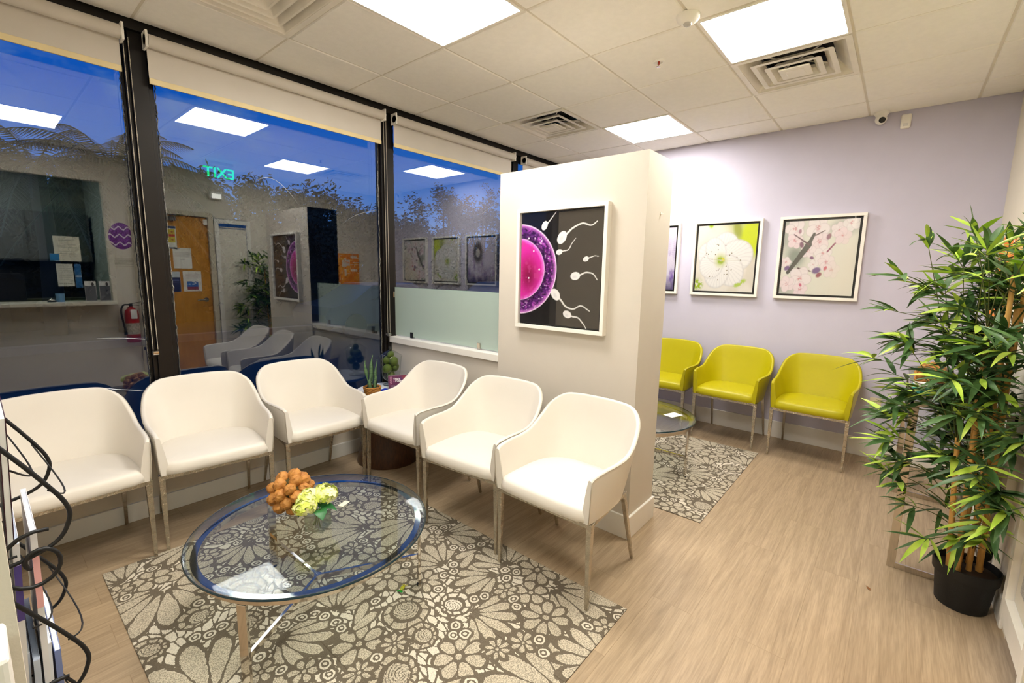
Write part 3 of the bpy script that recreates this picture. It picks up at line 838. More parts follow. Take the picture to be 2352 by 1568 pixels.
# ------------------------------------------------------------------ round glass coffee tables
TILT = .018      # the glass sits a hair off level on its bumpers
def coffee_table():
    t = thing('coffee_table')
    R = .464; zt = .402; w_ = .014
    def tilt(o): o.location = (0, 0, zt); o.rotation_euler = (TILT, 0, 0); return o
    tilt(MB().lathe([(.001, -.010), (R-w_, -.010)], 96, capb=False, capt=False).lathe([(R-w_, 0), (.001, 0)], 96, capb=False, capt=False).build('glass_top', M_tglass, t, smooth='all'))
    tilt(MB().lathe([(R-w_, -.010), (R-.002, -.010), (R, -.008)], 96, capb=False, capt=False).lathe([(R-.003, -.001), (R-.008, 0), (R-w_, 0)], 96, capb=False, capt=False).build('bevelled_rim', M_bevel, t, smooth='all'))
    tilt(MB().lathe([(R, -.008), (R+.0005, -.004), (R-.003, -.001)], 96, capb=False, capt=False).build('glass_edge', M_edge, t, smooth='all'))
    rr = .436
    MB().lathe([(rr-.020, .356), (rr+.004, .356), (rr+.004, .380), (rr-.020, .380), (rr-.020, .356)], 96, capb=False, capt=False).build('rim_frame', M_chrome, t)
    for a in [math.radians(q) for q in (212, 331.5, 91)]:
        x, y = rr*math.cos(a), rr*math.sin(a)
        MB().box((x, y, .178), (.012, .034, .352), (0, 0, a)).build('leg', M_chrome, t, bevel=.0015)
        MB().lathe([(.011, 0), (.011, .006)], 20, (x, y, -.0002)).build('foot_pad', M_black, t)
        MB().bar((0, 0, .148), (x*.985, y*.985, .148), .012, .020).build('stretcher', M_chrome, t)
        MB().lathe([(.008, .3802), (.008, zt-.0105+y*TILT*.97)], 20, (x*.97, y*.97, 0)).build('bumper', M_clear, t)
    MB().lathe([(.016, .137), (.016, .160)], 6).build('hub', M_chrome, t)
    return t
ct = coffee_table(); ct.location = (-1.055, -.370, .0045)
tag(ct, 'round glass coffee table with chrome legs on the near rug, carrying flowers and nuts', 'table', 'round glass coffee tables')
ct2 = copy_tree(ct); ct2.location = (1.375, -.66, .0045); ct2.rotation_euler = (0, 0, math.radians(-62))
for o_ in ct2.children:
    o_.rotation_euler = (0, 0, 0)
ct2['label'] = 'round glass coffee table beyond the partition with a small white card on it'
GT = .0045+.402+.0006
def on_glass(y): return GT+(y+.370)*TILT

# ------------------------------------------------------------------ framed prints
M_print = attr_mat('glazed print', rough=0.25, coat=0.35)
M_paper = attr_mat('printed paper', rough=0.7)
def ell01(X, Y, cx, cy, a, b, th=0.0):
    dx = X-cx; dy = Y-cy; u = dx*math.cos(th)+dy*math.sin(th); v = -dx*math.sin(th)+dy*math.cos(th)
    return np.sqrt((u/a)**2+(v/b)**2)
def egg_print(X, Y):
    asp = .668/.568; Yp = Y*asp
    C = flat(X, (16, 13, 12))
    C = mixc(C, (62, 57, 50), sst(.478, .482, X))            # lighter right half of the print
    C = mixc(C, (28, 24, 24), (np.minimum(np.minimum(X, 1-X), np.minimum(Y, 1-Y)*asp) < .012)*1.0)
    cy = .497*asp; d = ell01(X, Yp, -.03, cy, .50, .485)
    n1 = vnoise(X, Yp, 34, 3, 2); n2 = vnoise(X*.7, Yp, 62, 4, 2)
    shell = flat(X, (92, 30, 112)); shell = mixc(shell, (168, 70, 176), sst(.50, .72, n1)); shell = mixc(shell, (34, 10, 44), sst(.55, .30, n2)*.8)
    shell = mixc(shell, (238, 205, 240), sst(.74, .82, n2)*.85); shell = mixc(shell, (30, 8, 38), sst(.86, .70, d)*.75)
    shell = mixc(shell, (206, 120, 210), sst(.90, .985, d)*.75)
    C = C*(1-(d < 1)[..., None]) + shell*(d < 1)[..., None]
    C = mixc(C, (240, 215, 240), np.exp(-((d-.992)/.011)**2))
    d2 = ell01(X, Yp, -.05, cy, .365, .335)
    core = flat(X, (214, 44, 168)); core = mixc(core, (170, 22, 90), np.exp(-((ell01(X, Yp, .10, cy-.03, .17, .24))**2)*1.2))
    core = mixc(core, (120, 14, 60), np.exp(-(ell01(X, Yp, .11, cy-.08, .09, .13))**2)*.8)
    core = mixc(core, (232, 120, 224), sst(.86, 1.0, d2)*.8); core = mixc(core, (190, 60, 130), sst(.55, .75, vnoise(X, Yp, 26, 9, 2))*.5)
    C = C*(1-(d2 < 1)[..., None]) + core*(d2 < 1)[..., None]
    C = mixc(C, (240, 190, 236), np.exp(-((d2-1)/.012)**2)*.8)
    for hx, hy in ((.10, .78), (.17, .665), (.25, .5), (.11, .42)):
        C = mixc(C, (255, 225, 250), (ell01(X, Yp, hx, hy*asp, .010, .010) < 1)*.9)
    # swimmers: head centre, head size, heading, tail polyline in print space
    S = [((.305, .885), .044, 1.05, [(.355, .915), (.40, .955), (.445, .995)]),
         ((.525, .775), .062, .95, [(.59, .81), (.65, .85), (.76, .885), (.86, .865), (.925, .895)]),
         ((.498, .652), .034, .20, [(.55, .660), (.61, .672), (.645, .72), (.69, .765)]),
         ((.815, .590), .030, .35, [(.86, .602), (.91, .615), (.955, .612)]),
         ((.70, .447), .050, .12, [(.76, .458), (.82, .478), (.90, .468), (.95, .420)]),
         ((.468, .280), .060, -.85, [(.535, .235), (.60, .180), (.69, .163), (.78, .195), (.88, .155)]),
         ((.620, .112), .046, -.30, [(.68, .098), (.75, .09), (.81, .045), (.86, -.01)])]
    for (hx, hy), r, th, tail in S:
        pts = smoothpath([(hx, hy*asp, 0)]+[(a, b_*asp, 0) for a, b_ in tail], 10)
        for k in range(len(pts)-1):
            p, q = pts[k], pts[k+1]; dx, dy = q.x-p.x, q.y-p.y; L2 = dx*dx+dy*dy+1e-12
            t = np.clip(((X-p.x)*dx+(Yp-p.y)*dy)/L2, 0, 1); dist = np.hypot(X-p.x-t*dx, Yp-p.y-t*dy)
            wd = r*(.17 if k > 3 else .28)*(1-.6*k/len(pts))
            C = mixc(C, (214, 212, 210), sst(wd+.002, wd-.001, dist))
        dh = ell01(X, Yp, hx, hy*asp, r*1.12, r*.80, th)
        C = mixc(C, (226, 224, 224), sst(1.04, .97, dh)); 
        C = mixc(C, (196, 194, 200), sst(.8, .2, ell01(X, Yp, hx-.004, hy*asp-.008, r*.9, r*.6, th))*.6)
    return C
def blossom_print(X, Y):
    return blossom_raw(X, Y)*.80
def blossom_raw(X, Y):
    n = vnoise(X, Y, 3, 21, 3)
    C = flat(X, (236, 230, 220)); C = mixc(C, (206, 198, 176), sst(.45, .7, n)*.4)
    C = mixc(C, (176, 186, 60), sst(.62, .95, X+.4*Y-.12)*sst(.42, .62, Y)*.7)
    C = mixc(C, (206, 222, 20), sst(1.0, .6, ell01(X, Y, .93, .80, .26, .33))); C = mixc(C, (150, 160, 40), sst(1.0, .3, ell01(X, Y, .68, .92, .10, .20, .3))*.8)
    C = mixc(C, (176, 210, 40), sst(1.0, .3, ell01(X, Y, .22, 1.0, .06, .06)))
    cx, cy = .43, .47
    for k, (a, L, wd) in enumerate(((1.25, .40, .23), (.25, .50, .24), (-.75, .44, .22), (-1.85, .40, .21), (2.75, .40, .20), (-2.7, .36, .20), (2.15, .36, .17))):
        px, py = cx+.5*L*math.cos(a), cy+.5*L*math.sin(a); d = ell01(X, Y, px, py, .58*L, wd, a)
        C = mixc(C, (240, 238, 236), sst(1.03, .97, d)); C = mixc(C, (186, 183, 188), np.exp(-((d-.98)/.06)**2)*.35)
        u = np.arctan2(Y-cy, X-cx); C = mixc(C, (200, 198, 202), (d < 1)*sst(.45, .9, np.sin(u*46+vnoise(X, Y, 6, k)*6))*.28)
    rr = np.hypot(X-cx, Y-cy)
    C = mixc(C, (196, 206, 120), sst(.15, .04, rr)*.8); C = mixc(C, (150, 180, 30), sst(.09, .05, rr+.03*vnoise(X, Y, 40, 6))*.9); C = mixc(C, (226, 214, 40), (ell01(X, Y, cx+.04, cy+.01, .03, .025) < 1)*.9)
    r = np.random.default_rng(3)
    for k in range(26):
        a = r.random()*6.28; L = .12+.22*r.random(); ex, ey = cx+L*math.cos(a), cy+L*math.sin(a)*.9
        t = np.clip(((X-cx)*(ex-cx)+(Y-cy)*(ey-cy))/(L*L), 0, 1); dist = np.hypot(X-cx-t*(ex-cx), Y-cy-t*(ey-cy))
        C = mixc(C, (200, 200, 170), sst(.0035, .001, dist)*.7); C = mixc(C, (112, 98, 56), (np.hypot(X-ex, Y-ey) < .0085)*1.0)
    C = mixc(C, (156, 186, 30), sst(1, .4, ell01(X, Y, .05, .10, .13, .12))*sst(.3, .5, vnoise(X, Y, 28, 7)))
    C = mixc(C, (180, 206, 90), sst(1, .5, ell01(X, Y, .78, .13, .15, .05, .5))*sst(.35, .55, vnoise(X, Y, 18, 9)))
    return C
def cherry_print(X, Y):
    return cherry_raw(X, Y)*.85
def cherry_raw(X, Y):
    n = vnoise(X, Y, 2.4, 31, 3)
    C = flat(X, (226, 226, 214)); C = mixc(C, (172, 176, 168), sst(.5, .0, X)*sst(.3, .7, n)*.9)
    C = mixc(C, (112, 126, 114), sst(1, .2, ell01(X, Y, .18, .52, .20, .22))*.8); C = mixc(C, (140, 146, 144), sst(1, .3, ell01(X, Y, .80, .88, .25, .16))*.8)
    def line(C, p, q, w0, w1, col):
        dx, dy = q[0]-p[0], q[1]-p[1]; L2 = dx*dx+dy*dy; t = np.clip(((X-p[0])*dx+(Y-p[1])*dy)/L2, 0, 1); d = np.hypot(X-p[0]-t*dx, Y-p[1]-t*dy); w = w0+(w1-w0)*t
        return mixc(C, col, sst(w+.006, w-.004, d))
    def branches(C):
        C = line(C, (.10, .30), (.36, .68), .022, .042, (84, 84, 78)); C = line(C, (.34, .64), (.42, .82), .030, .018, (88, 86, 82)); C = line(C, (.44, .80), (.56, .86), .008, .005, (110, 90, 88))
        C = line(C, (.24, .36), (.42, .32), .008, .006, (86, 60, 64)); C = line(C, (.36, .68), (.14, .82), .010, .006, (110, 84, 90)); C = line(C, (.62, .58), (.72, .70), .010, .008, (150, 84, 110))
        return C
    C = branches(C)
    r = np.random.default_rng(12)
    F = [(.14, .90, .15), (.46, .90, .17), (.74, .86, .11), (.50, .72, .14), (.16, .74, .12), (.90, .95, .12), (.56, .55, .13), (.36, .60, .11), (.62, .44, .12), (.28, .22, .17), (.10, .14, .12), (.80, .78, .12), (.45, .40, .08), (.70, .34, .12), (.06, .44, .08), (.30, .07, .11)]
    for k, (fx, fy, R) in enumerate(F):
        if k == 8: C = branches(C)
        warm = r.random(); pet = (236, 230-14*warm, 230-8*warm)
        th = r.random()*6
        for p in range(5):
            a = th+p*1.257; d = ell01(X, Y, fx+.48*R*math.cos(a), fy+.48*R*math.sin(a), .52*R, .44*R, a)
            C = mixc(C, pet, sst(1.05, .9, d)*.93); C = mixc(C, (190, 172, 182), np.exp(-((d-.97)/.07)**2)*.40)
        rr = np.hypot(X-fx, Y-fy); C = mixc(C, (206, 140, 146), sst(.30*R, .1*R, rr)*sst(.35, .6, vnoise(X, Y, 60, k))*.9)
    for bx, by, R, col in ((.26, .68, .05, (122, 74, 100)), (.62, .78, .05, (140, 88, 110)), (.50, .33, .07, (104, 64, 132)), (.54, .27, .05, (148, 60, 84)), (.08, .36, .05, (108, 70, 132)), (.22, .86, .035, (156, 110, 130)), (.42, .50, .035, (120, 64, 116)), (.62, .36, .035, (206, 74, 100)), (.30, .13, .03, (196, 90, 120))):
        C = mixc(C, col, sst(1.1, .6, ell01(X, Y, bx, by, R, R*.7, bx*7))*.9)
    C = mixc(C, (232, 228, 214), sst(.60, .95, X-.35*(Y-.5))*.85*sst(.95, .6, Y))
    return C
def feather_print(X, Y):
    return feather_raw(X, Y)*.8
def feather_raw(X, Y):
    n = vnoise(X*3, Y, 5, 41, 4); C = flat(X, (222, 214, 232)); C = mixc(C, (150, 122, 190), sst(.42, .72, n)*sst(1.0, .2, Y))
    C = mixc(C, (96, 70, 150), sst(.5, .0, Y)*sst(.4, .7, vnoise(X, Y, 6, 43))*.85); C = mixc(C, (52, 46, 66), sst(.22, .0, Y)*.6)
    a = np.arctan2(Y-.66, X-.62); rr = np.hypot(X-.62, (Y-.66)*.8)
    C = mixc(C, (70, 60, 62), sst(.22, .15, rr+.03*np.sin(a*34))*sst(.05, .08, rr)); C = mixc(C, (206, 200, 190), sst(.09, .06, rr))
    C = mixc(C, (236, 230, 240), sst(.8, 1, np.sin(a*60+n*4))*sst(.15, .3, rr)*sst(.6, .3, rr)*.6)
    return C
def framed(loc, face, w, h, fw, liner, fn, label, group, res=.003):
    """face: direction the picture looks, -x here"""
    t = thing('framed_print', loc, 0, label, 'picture', group)
    f = MB(); d = .042
    f.bb(-d, 0, -w/2, w/2, h/2-fw, h/2); f.bb(-d, 0, -w/2, w/2, -h/2, -h/2+fw); f.bb(-d, 0, -w/2, -w/2+fw, -h/2+fw, h/2-fw); f.bb(-d, 0, w/2-fw, w/2, -h/2+fw, h/2-fw)
    f.build('frame', M_fix2, t, bevel=.0015)
    iw, ih = w-2*fw, h-2*fw
    MB().bb(-.014, -.004, -iw/2, iw/2, -ih/2, ih/2).build('liner', mat('black liner', (24, 20, 16), .5), t)
    pw, ph = iw-2*liner, ih-2*liner
    painted('print', pw, ph, res, fn, M_print, t, (-.026, 0, 0), (0, -1, 0), (0, 0, 1))
    MB().bb(-.0255, -.014, -pw/2, pw/2, -ph/2, ph/2).build('mount', mat('black liner', (24, 20, 16), .5), t)
    MB().bb(-.0325, -.031, -iw/2, iw/2, -ih/2, ih/2).build('glazing', glass_mat('picture glazing', (1, 1, 1), base=.012, gain=.35), t)
    return t
framed((PX0, -.632, 1.495), 'x', .625, .718, .022, .006, egg_print, 'large dark print of a magenta egg cell and white swimmers on the partition', 'white framed prints', .0024)
framed((XW, -.845, 1.648), 'x', .612, .712, .024, .018, blossom_print, 'framed white blossom with a yellow green centre, middle print on the lavender wall', 'white framed prints')
framed((XW, -1.592, 1.648), 'x', .612, .712, .024, .018, cherry_print, 'framed pink cherry blossom print nearest the bamboo plant on the lavender wall', 'white framed prints')
framed((XW, -.098, 1.648), 'x', .612, .712, .024, .018, feather_print, 'framed violet print half hidden behind the partition edge', 'white framed prints')
def orange_art(X, Y):
    C = flat(X, (236, 130, 22)); r = np.random.default_rng(8)
    C = mixc(C, (250, 168, 50), sst(.45, .65, vnoise(X, Y, 9, 50))*.7)
    g = 14
    for k in range(60):
        x0 = r.integers(0, g)/g; y0 = r.integers(0, g)/g; ww = r.integers(1, 4)/g; hh = .012 if r.random() < .6 else 1/g
        if r.random() < .4: ww, hh = hh, ww
        C = mixc(C, (232, 224, 206) if r.random() < .75 else (252, 186, 60), ((X > x0) & (X < x0+ww) & (Y > y0) & (Y < y0+hh))*.9)
    C = mixc(C, (212, 214, 210), ((np.abs(X-.42) < .11) & (np.abs(Y-.70) < .10) & (vnoise(X, Y, 30, 51) > .42))*1.0)
    return C
t = thing('canvas_art', (2.15, YR, 1.49), 0, 'orange and white blocky canvas on the cream wall behind the bamboo', 'picture')
MB().bb(-.272, .272, 0, .030, -.255, .255).build('canvas', mat('canvas edge', (226, 190, 130), .8), t, bevel=.002)
painted('print', .544, .51, .004, orange_art, M_paper, t, (0, .0308, 0), (-1, 0, 0), (0, 0, 1))

# ------------------------------------------------------------------ walnut ornaments
M_wal = mat('walnut shell', (196, 138, 66), .55, bump=.9, bscale=50, color2=(168, 108, 48), vscale=30)
def walnut_mesh():
    b = MB(); rows = []
    m, n = 16, 28
    for i in range(m+1):
        th = PI*i/m; row = []
        for j in range(n):
            a = 2*PI*j/n; r = .0262*(1+.05*math.sin(7*a+3*th)*math.sin(th)+.035*math.sin(5*th+a*3))
            r *= 1+.10*math.exp(-((math.sin(a))/.15)**2)*math.sin(th) - .07*math.exp(-((abs(math.sin(a))-.34)/.13)**2)
            row.append((r*math.sin(th)*math.cos(a), .92*r*math.sin(th)*math.sin(a), 1.10*r*math.cos(th)))
        rows.append(list(reversed(row)))
    b.grid(rows, True); return b
def walnut_ball(loc, R, label, nb=34, base=True):
    t = thing('walnut_ornament', loc, 0, label, 'decoration', 'ornaments of clustered walnuts')
    core = MB().sphere((0, 0, R), R*.72, 16, 12); core.build('core', mat('moss core', (70, 62, 28), .9), t, smooth='all')
    first = None
    for k in range(nb):
        z = 1-2*(k+.5)/nb; a = k*2.39996; q = math.sqrt(1-z*z)
        d = Vector((q*math.cos(a), q*math.sin(a), z))
        if d.z < -.93: continue
        if first is None: o = first = walnut_mesh().build('walnut', M_wal, t, smooth='all')
        else:
            o = first.copy(); COL.objects.link(o); o.parent = t
        o.location = d*(R-.026) + Vector((0, 0, R)); rot = d.to_track_quat('Z', 'Y').to_euler(); rot.rotate_axis('Z', random.random()*6); o.rotation_euler = rot
        s = random.uniform(.92, 1.1); o.scale = (s, s, s)
    return t
walnut_ball((-1.090, -.236, on_glass(-.236)), .098, 'ball of brown walnuts standing on the near glass table behind the flowers')

# ------------------------------------------------------------------ hydrangea in a glass cube
t = thing('flower_vase', (-1.068, -.425, on_glass(-.425)), math.radians(35), 'pale green hydrangea in a small square glass vase on the near coffee table', 'flowers')
v = MB(); s = .038; hh = .072
for a in range(4):
    an = a*PI/2; v.box((math.cos(an)*(s-.002), math.sin(an)*(s-.002), hh/2), (.004, 2*s, hh), (0, 0, an))
v.box((0, 0, .005), (2*s-.008, 2*s-.008, .010)); v.build('vase', glass_mat('vase glass', (.86, .90, .88), base=.16, gain=.8), t, bevel=.001)
b = MB()
for k in range(6): b.tube([(random.uniform(-.02, .02), random.uniform(-.02, .02), .012), (random.uniform(-.01, .01), random.uniform(-.01, .01), .085)], .0022, 6)
b.build('stems', mat('flower stem', (96, 128, 50), .5), t, smooth='all')
M_pet = mat('hydrangea petal', (222, 230, 124), .55, color2=(244, 244, 190), vscale=22)
M_pet2 = mat('hydrangea petal deep', (196, 214, 76), .55, color2=(226, 234, 120), vscale=22)
def floret(b, c, d, s):
    q = d.to_track_quat('Z', 'Y'); roll = random.random()*6
    for k in range(4):
        a = roll+k*PI/2; vs = []
        for (u, w_, z) in ((0, 0, 0), (.45, .42, .10), (.95, .30, .04), (1.08, 0, -.02), (.95, -.30, .04), (.45, -.42, .10), (.6, 0, .0)):
            p = Vector((u*s, w_*s, z*s)); p.rotate(Euler((0, 0, a))); p.rotate(q); vs.append(c+p)
        b.add(vs, [(0, 6, 1), (1, 6, 2), (2, 6, 3), (3, 6, 4), (4, 6, 5), (5, 6, 0)])
def head(cx, cy, cz, R, n):
    b = MB()
    for k in range(n):
        z = 1-1.45*(k+.5)/n; a = k*2.39996; q = math.sqrt(max(0, 1-z*z)); d = Vector((q*math.cos(a), q*math.sin(a), z))
        rr = R*random.uniform(.86, 1.04); b.cur = 1 if random.random() < .35 else 0
        floret(b, Vector((cx, cy, cz)) + Vector((d.x*rr, d.y*rr, d.z*rr*.78)), (d+Vector((random.gauss(0, .25), random.gauss(0, .25), random.gauss(0, .25)))).normalized(), random.uniform(.0125, .0165))
    b.build('flower_head', [M_pet, M_pet2], t, smooth='all')
head(-.050, .026, .118, .043, 52); head(.046, -.010, .128, .048, 62); head(.0, .030, .135, .042, 46)
b = MB(); M_leaf = mat('broad leaf', (32, 96, 48), .4, color2=(48, 120, 58))
for a in (-2.4, -1.2, -.3, .8, 2.2):
    d = Vector((math.cos(a), math.sin(a), 0)); sd = Vector((-d.y, d.x, 0)); rows = []
    for k in range(7):
        u = k/6; wdt = .026*math.sin(PI*min(1, u*.92+.06)); p = d*(.012+.062*u)+Vector((0, 0, .082+.012*math.sin(u*3)-.020*u*u))
        rows.append([p-sd*wdt+Vector((0, 0, .005)), p, p+sd*wdt+Vector((0, 0, .005))])
    b.grid(rows)
b.build('leaves', M_leaf, t, smooth='all')
t = thing('gift_tag', (-.895, -.322, on_glass(-.322)), .4, 'small cream card lying on the near glass table by the flowers', 'card')
MB().box((0, 0, .0006), (.050, .026, .001)).build('card', mat('cream card', (232, 224, 196), .6), t)
t = thing('business_card', (1.515, -.925, GT), math.radians(-18), 'white printed card lying on the glass table beyond the partition', 'card')
def cardp(X, Y):
    C = flat(X, (244, 242, 236))
    for y0, x0, x1 in ((.72, .42, .9), (.62, .42, .72), (.3, .42, .85), (.2, .42, .7)): C = mixc(C, (150, 140, 150), ((np.abs(Y-y0) < .02) & (X > x0) & (X < x1))*.8)
    return mixc(C, (196, 186, 196), ((np.abs(X-.2) < .09) & (np.abs(Y-.5) < .2))*.6)
MB().box((0, 0, .0006), (.128, .085, .0012)).build('card_stock', mat('white card', (240, 238, 232), .6), t)
painted('print', .128, .085, .003, cardp, M_paper, t, (0, 0, .0014), (0, 1, 0), (-1, 0, 0)) if False else painted('print', .128, .085, .003, cardp, M_paper, t, (0, 0, .0014), (1, 0, 0), (0, 1, 0))
# wrapped sweet and scrap of leaf
t = thing('candy', (-.745, -.548, .0048), math.radians(28), 'wrapped green and yellow sweet dropped on the near rug by the table leg', 'candy')
MB().sphere((0, 0, .007), .016, 14, 10, (1.1, .62, .45), .05).build('sweet', mat('yellow candy wrapper', (186, 176, 40), .2, color2=(120, 150, 40), vscale=90), t, smooth='all')
for s, c in ((1, (170, 160, 60)), (-1, (20, 150, 40))):
    b = MB(); rows = [[(s*(.014+.004*i), (.004+.0045*i)*math.cos(j*.9-1.35+.0)*1.3 if False else (j-3)*.0015*(1+i), .006+.003*math.sin(j*2.2)) for j in range(7)] for i in range(4)]
    b.grid(rows).build('wrapper_end', mat('wrapper %d' % s, c, .2), t, smooth='all')
t = thing('leaf_scrap', (.745, -2.202, .0008), .5, 'tiny dry brown leaf scrap on the bare plank floor', 'leaf')
MB().grid([[(-.018, 0, .001), (-.018, .001, .001)], [(-.006, -.006, .004), (-.006, .006, .003)], [(.008, -.005, .002), (.008, .005, .006)], [(.022, 0, .001), (.022, .001, .001)]]).build('dry_leaf', mat('dry leaf', (132, 84, 40), .7), t)

# ------------------------------------------------------------------ corner side table and what stands on it
SX, SY, SZ = .115, .80, .560
t = thing('side_table', (SX, SY, 0), 0, 'dark brown cone-footed side table in the corner between two white chairs', 'table')
MB().lathe([(.235, 0), (.238, .01), (.215, .12), (.17, .30), (.135, .46), (.125, .535)], 48).build('pedestal', mat('dark walnut veneer', (58, 34, 20), .38, stretch=(14, 14, 1), color2=(78, 48, 28)), t, smooth=True)
MB().lathe([(.225, .535), (.235, .540), (.235, .555), (.228, .560)], 48).build('tabletop', mat('white tabletop', (222, 224, 226), .3), t, smooth=True)
TZ = SZ+.0008
t = thing('paper_sheets', (.02, .86, TZ), .35, 'white printed sheet lying on the corner table beside the potted plant', 'paper')
def sheetp(X, Y):
    C = flat(X, (236, 238, 240)); C = mixc(C, (70, 130, 70), ((np.abs(X-.8) < .12) & (np.abs(Y-.75) < .05))*.6)
    return mixc(C, (120, 122, 128), ((np.abs(np.mod(Y*12, 1)-.5) < .12) & (X > .1) & (X < .7))*.4)
MB().box((0, 0, .0008), (.16, .21, .0014)).build('sheet', mat('white paper', (236, 236, 234), .7), t)
painted('print', .158, .208, .004, sheetp, M_paper, t, (0, 0, .0018), (1, 0, 0), (0, 1, 0))
t = thing('snake_plant', (-.050, .748, TZ), 0, 'little snake plant in a woven straw basket on the corner table', 'plant')
M_bask = mat('woven straw', (196, 140, 66), .7, color2=(160, 104, 44), vscale=70)
b = MB(); 
for k in range(7):
    z = .006+k*.0085; rr = .050+.010*k/6; pts = []
    for q in range(48):
        a = 2*PI*q/48; w_ = .0022*(1 if (q//2+k) % 2 else -1); pts.append(((rr+w_)*math.cos(a), (rr+w_)*math.sin(a), z+.0012*math.sin(q*1.6+k)))
    b.tube(pts, .0052, 6, closed=True)
b.lathe([(.045, .001), (.052, .05)], 24); b.build('basket', M_bask, t, smooth='all')
MB().lathe([(.0545, .050), (.001, .054)], 24, capb=False, capt=False).build('soil', mat('dark soil', (52, 36, 22), .95), t)
M_snake = mat('snake plant leaf', (104, 134, 92), .5, stretch=(1, 1, 9), color2=(66, 98, 66), vscale=12)
for k, (x, y, h_, lean, rot_, w_) in enumerate(((-.030, .0, .215, -.020, .3, .017), (-.006, .012, .245, .022, -.2, .018), (.030, .0, .210, .014, .2, .016), (-.022, -.016, .115, -.006, .1, .022), (.014, -.018, .105, .004, -.3, .020), (.008, .024, .15, .01, 1.2, .016))):
    b = MB(); rows = []
    for q in range(13):
        u = q/12; wd = w_*(.55+1.1*u-.9*u*u)*(1 if u < .6 else max(.02, 1-((u-.6)/.4)**1.4)); ang = rot_+.5*math.sin(u*7+k)
        c = Vector((x+lean*u+.006*math.sin(u*6+k), y, .048+h_*u)); sd = Vector((math.cos(ang), math.sin(ang), 0)); nn = Vector((-sd.y, sd.x, 0))
        rows.append([c-sd*wd+nn*.004, c-nn*.001, c+sd*wd+nn*.004, c+nn*.004])
    b.grid(rows, True).build('blade', M_snake, t, smooth='all')
# lidded glass jar with green fruit
JX, JY = .218, .895
t = thing('glass_jar', (JX, JY, TZ), 0, 'tall footed glass jar with a knobbed lid, full of green fruit, by the window post', 'jar')
MB().lathe([(.060, 0), (.062, .006), (.030, .016), (.018, .026), (.040, .040), (.066, .062), (.076, .11), (.082, .19), (.088, .232)], 48, capt=False).build('jar_body', M_clear, t, smooth='all')
MB().lathe([(.094, .232), (.092, .238), (.070, .252), (.045, .270), (.020, .282), (.010, .286), (.008, .290), (.016, .298), (.017, .306), (.010, .314), (.001, .316)], 48, capt=False, capb=False).build('lid', M_clear, t, smooth='all')
M_fruit = mat('green fruit skin', (98, 116, 34), .45, bump=.25, bscale=60, color2=(66, 84, 20), vscale=14)
fr0 = None
for k, (x, y, z, r_) in enumerate(((.0, .0, .078, .033), (-.037, -.004, .138, .0355), (.037, .004, .140, .0355), (.004, -.037, .196, .0355), (-.004, .037, .196, .0355), (.0, .0, .248, .027), (.0, -.056, .150, .015))):
    if fr0 is None: fr0 = MB().sphere((0, 0, 0), 1, 20, 14, (1, 1, 1.12)).build('green_fruit', M_fruit, smooth='all'); o = fr0
    else: o = fr0.copy(); COL.objects.link(o)
    o.location = (JX+x, JY+y, TZ+z); o.scale = (r_, r_, r_); o.rotation_euler = (random.random(), random.random(), 0)
    tag(o, 'green artificial fruit heaped inside the lidded glass jar', 'fruit', 'green fruit in the glass jar')
# acrylic holder with purple leaflets
hx, hy = .128, .672; hz = TZ
hrot = math.radians(-28)
t = thing('leaflet_holder', (hx, hy, hz), hrot, 'clear acrylic leaflet holder on the corner table in front of the jar', 'holder')
MB().box((0, .012, .080), (.165, .003, .160), (-.12, 0, 0)).box((0, -.018, .030), (.165, .003, .060), (-.12, 0, 0)).box((0, 0, .0015), (.165, .05, .003)).build('acrylic_sheet', M_acryl, t, bevel=.0006)
t = thing('leaflet', (hx, hy, hz+.004), hrot, 'purple leaflet reading This is infertility in the clear holder', 'leaflet')
def leafp(X, Y):
    C = flat(X, (98, 40, 80)); C = mixc(C, (150, 56, 60), sst(.75, .2, ell01(X, Y, .82, .84, .34, .28))*.8); C = mixc(C, (84, 44, 112), sst(.8, .2, ell01(X, Y, .62, .78, .22, .22))*.5)
    for y0 in (.32, .27, .22): C = mixc(C, (196, 160, 180), ((np.abs(Y-y0) < .012) & (X > .12) & (X < .93) & (np.mod(X*37, 1) > .2))*.8)
    u = X-.13
    for s in (-1, 1): C = mixc(C, (206, 150, 176), ((np.abs(u-s*.045*np.sin(Y*26)) < .012) & (Y > .42) & (Y < .93))*.8)
    return C
MB().box((0, -.004, .063), (.150, .006, .124), (-.12, 0, 0)).build('leaflet_stack', mat('leaflet edge', (176, 150, 160), .6), t)
pr = painted('print', .150, .110, .0012, leafp, M_paper, t, (0, 0, 0), (1, 0, 0), (0, 0, 1)); pr.location = (0, -.0094, .0695); pr.rotation_euler = (-.12, 0, 0)
def text_mesh(s, size, name, material, parent, loc, rot, ext=.0002, bold=0.0, align='LEFT'):
    cu = bpy.data.curves.new(name, 'FONT'); cu.body = s; cu.size = size; cu.extrude = ext; cu.offset = bold; cu.align_x = align
    tmp = bpy.data.objects.new(name+'_tmp', cu); COL.objects.link(tmp); bpy.context.view_layer.update()
    me = bpy.data.meshes.new_from_object(tmp.evaluated_get(bpy.context.evaluated_depsgraph_get()))
    bpy.data.objects.remove(tmp); bpy.data.curves.remove(cu)
    me.materials.clear(); me.materials.append(material)
    o = bpy.data.objects.new(name, me); COL.objects.link(o); o.parent = parent; o.location = loc; o.rotation_euler = rot
    return o
M_ink = mat('white ink', (246, 240, 244), .6); M_ink2 = mat('faint ink', (160, 100, 140), .6)
text_mesh('This is', .020, 'lettering', M_ink, t, (-.040, -.0156, .093), (PI/2-.12, 0, 0), bold=.0006)
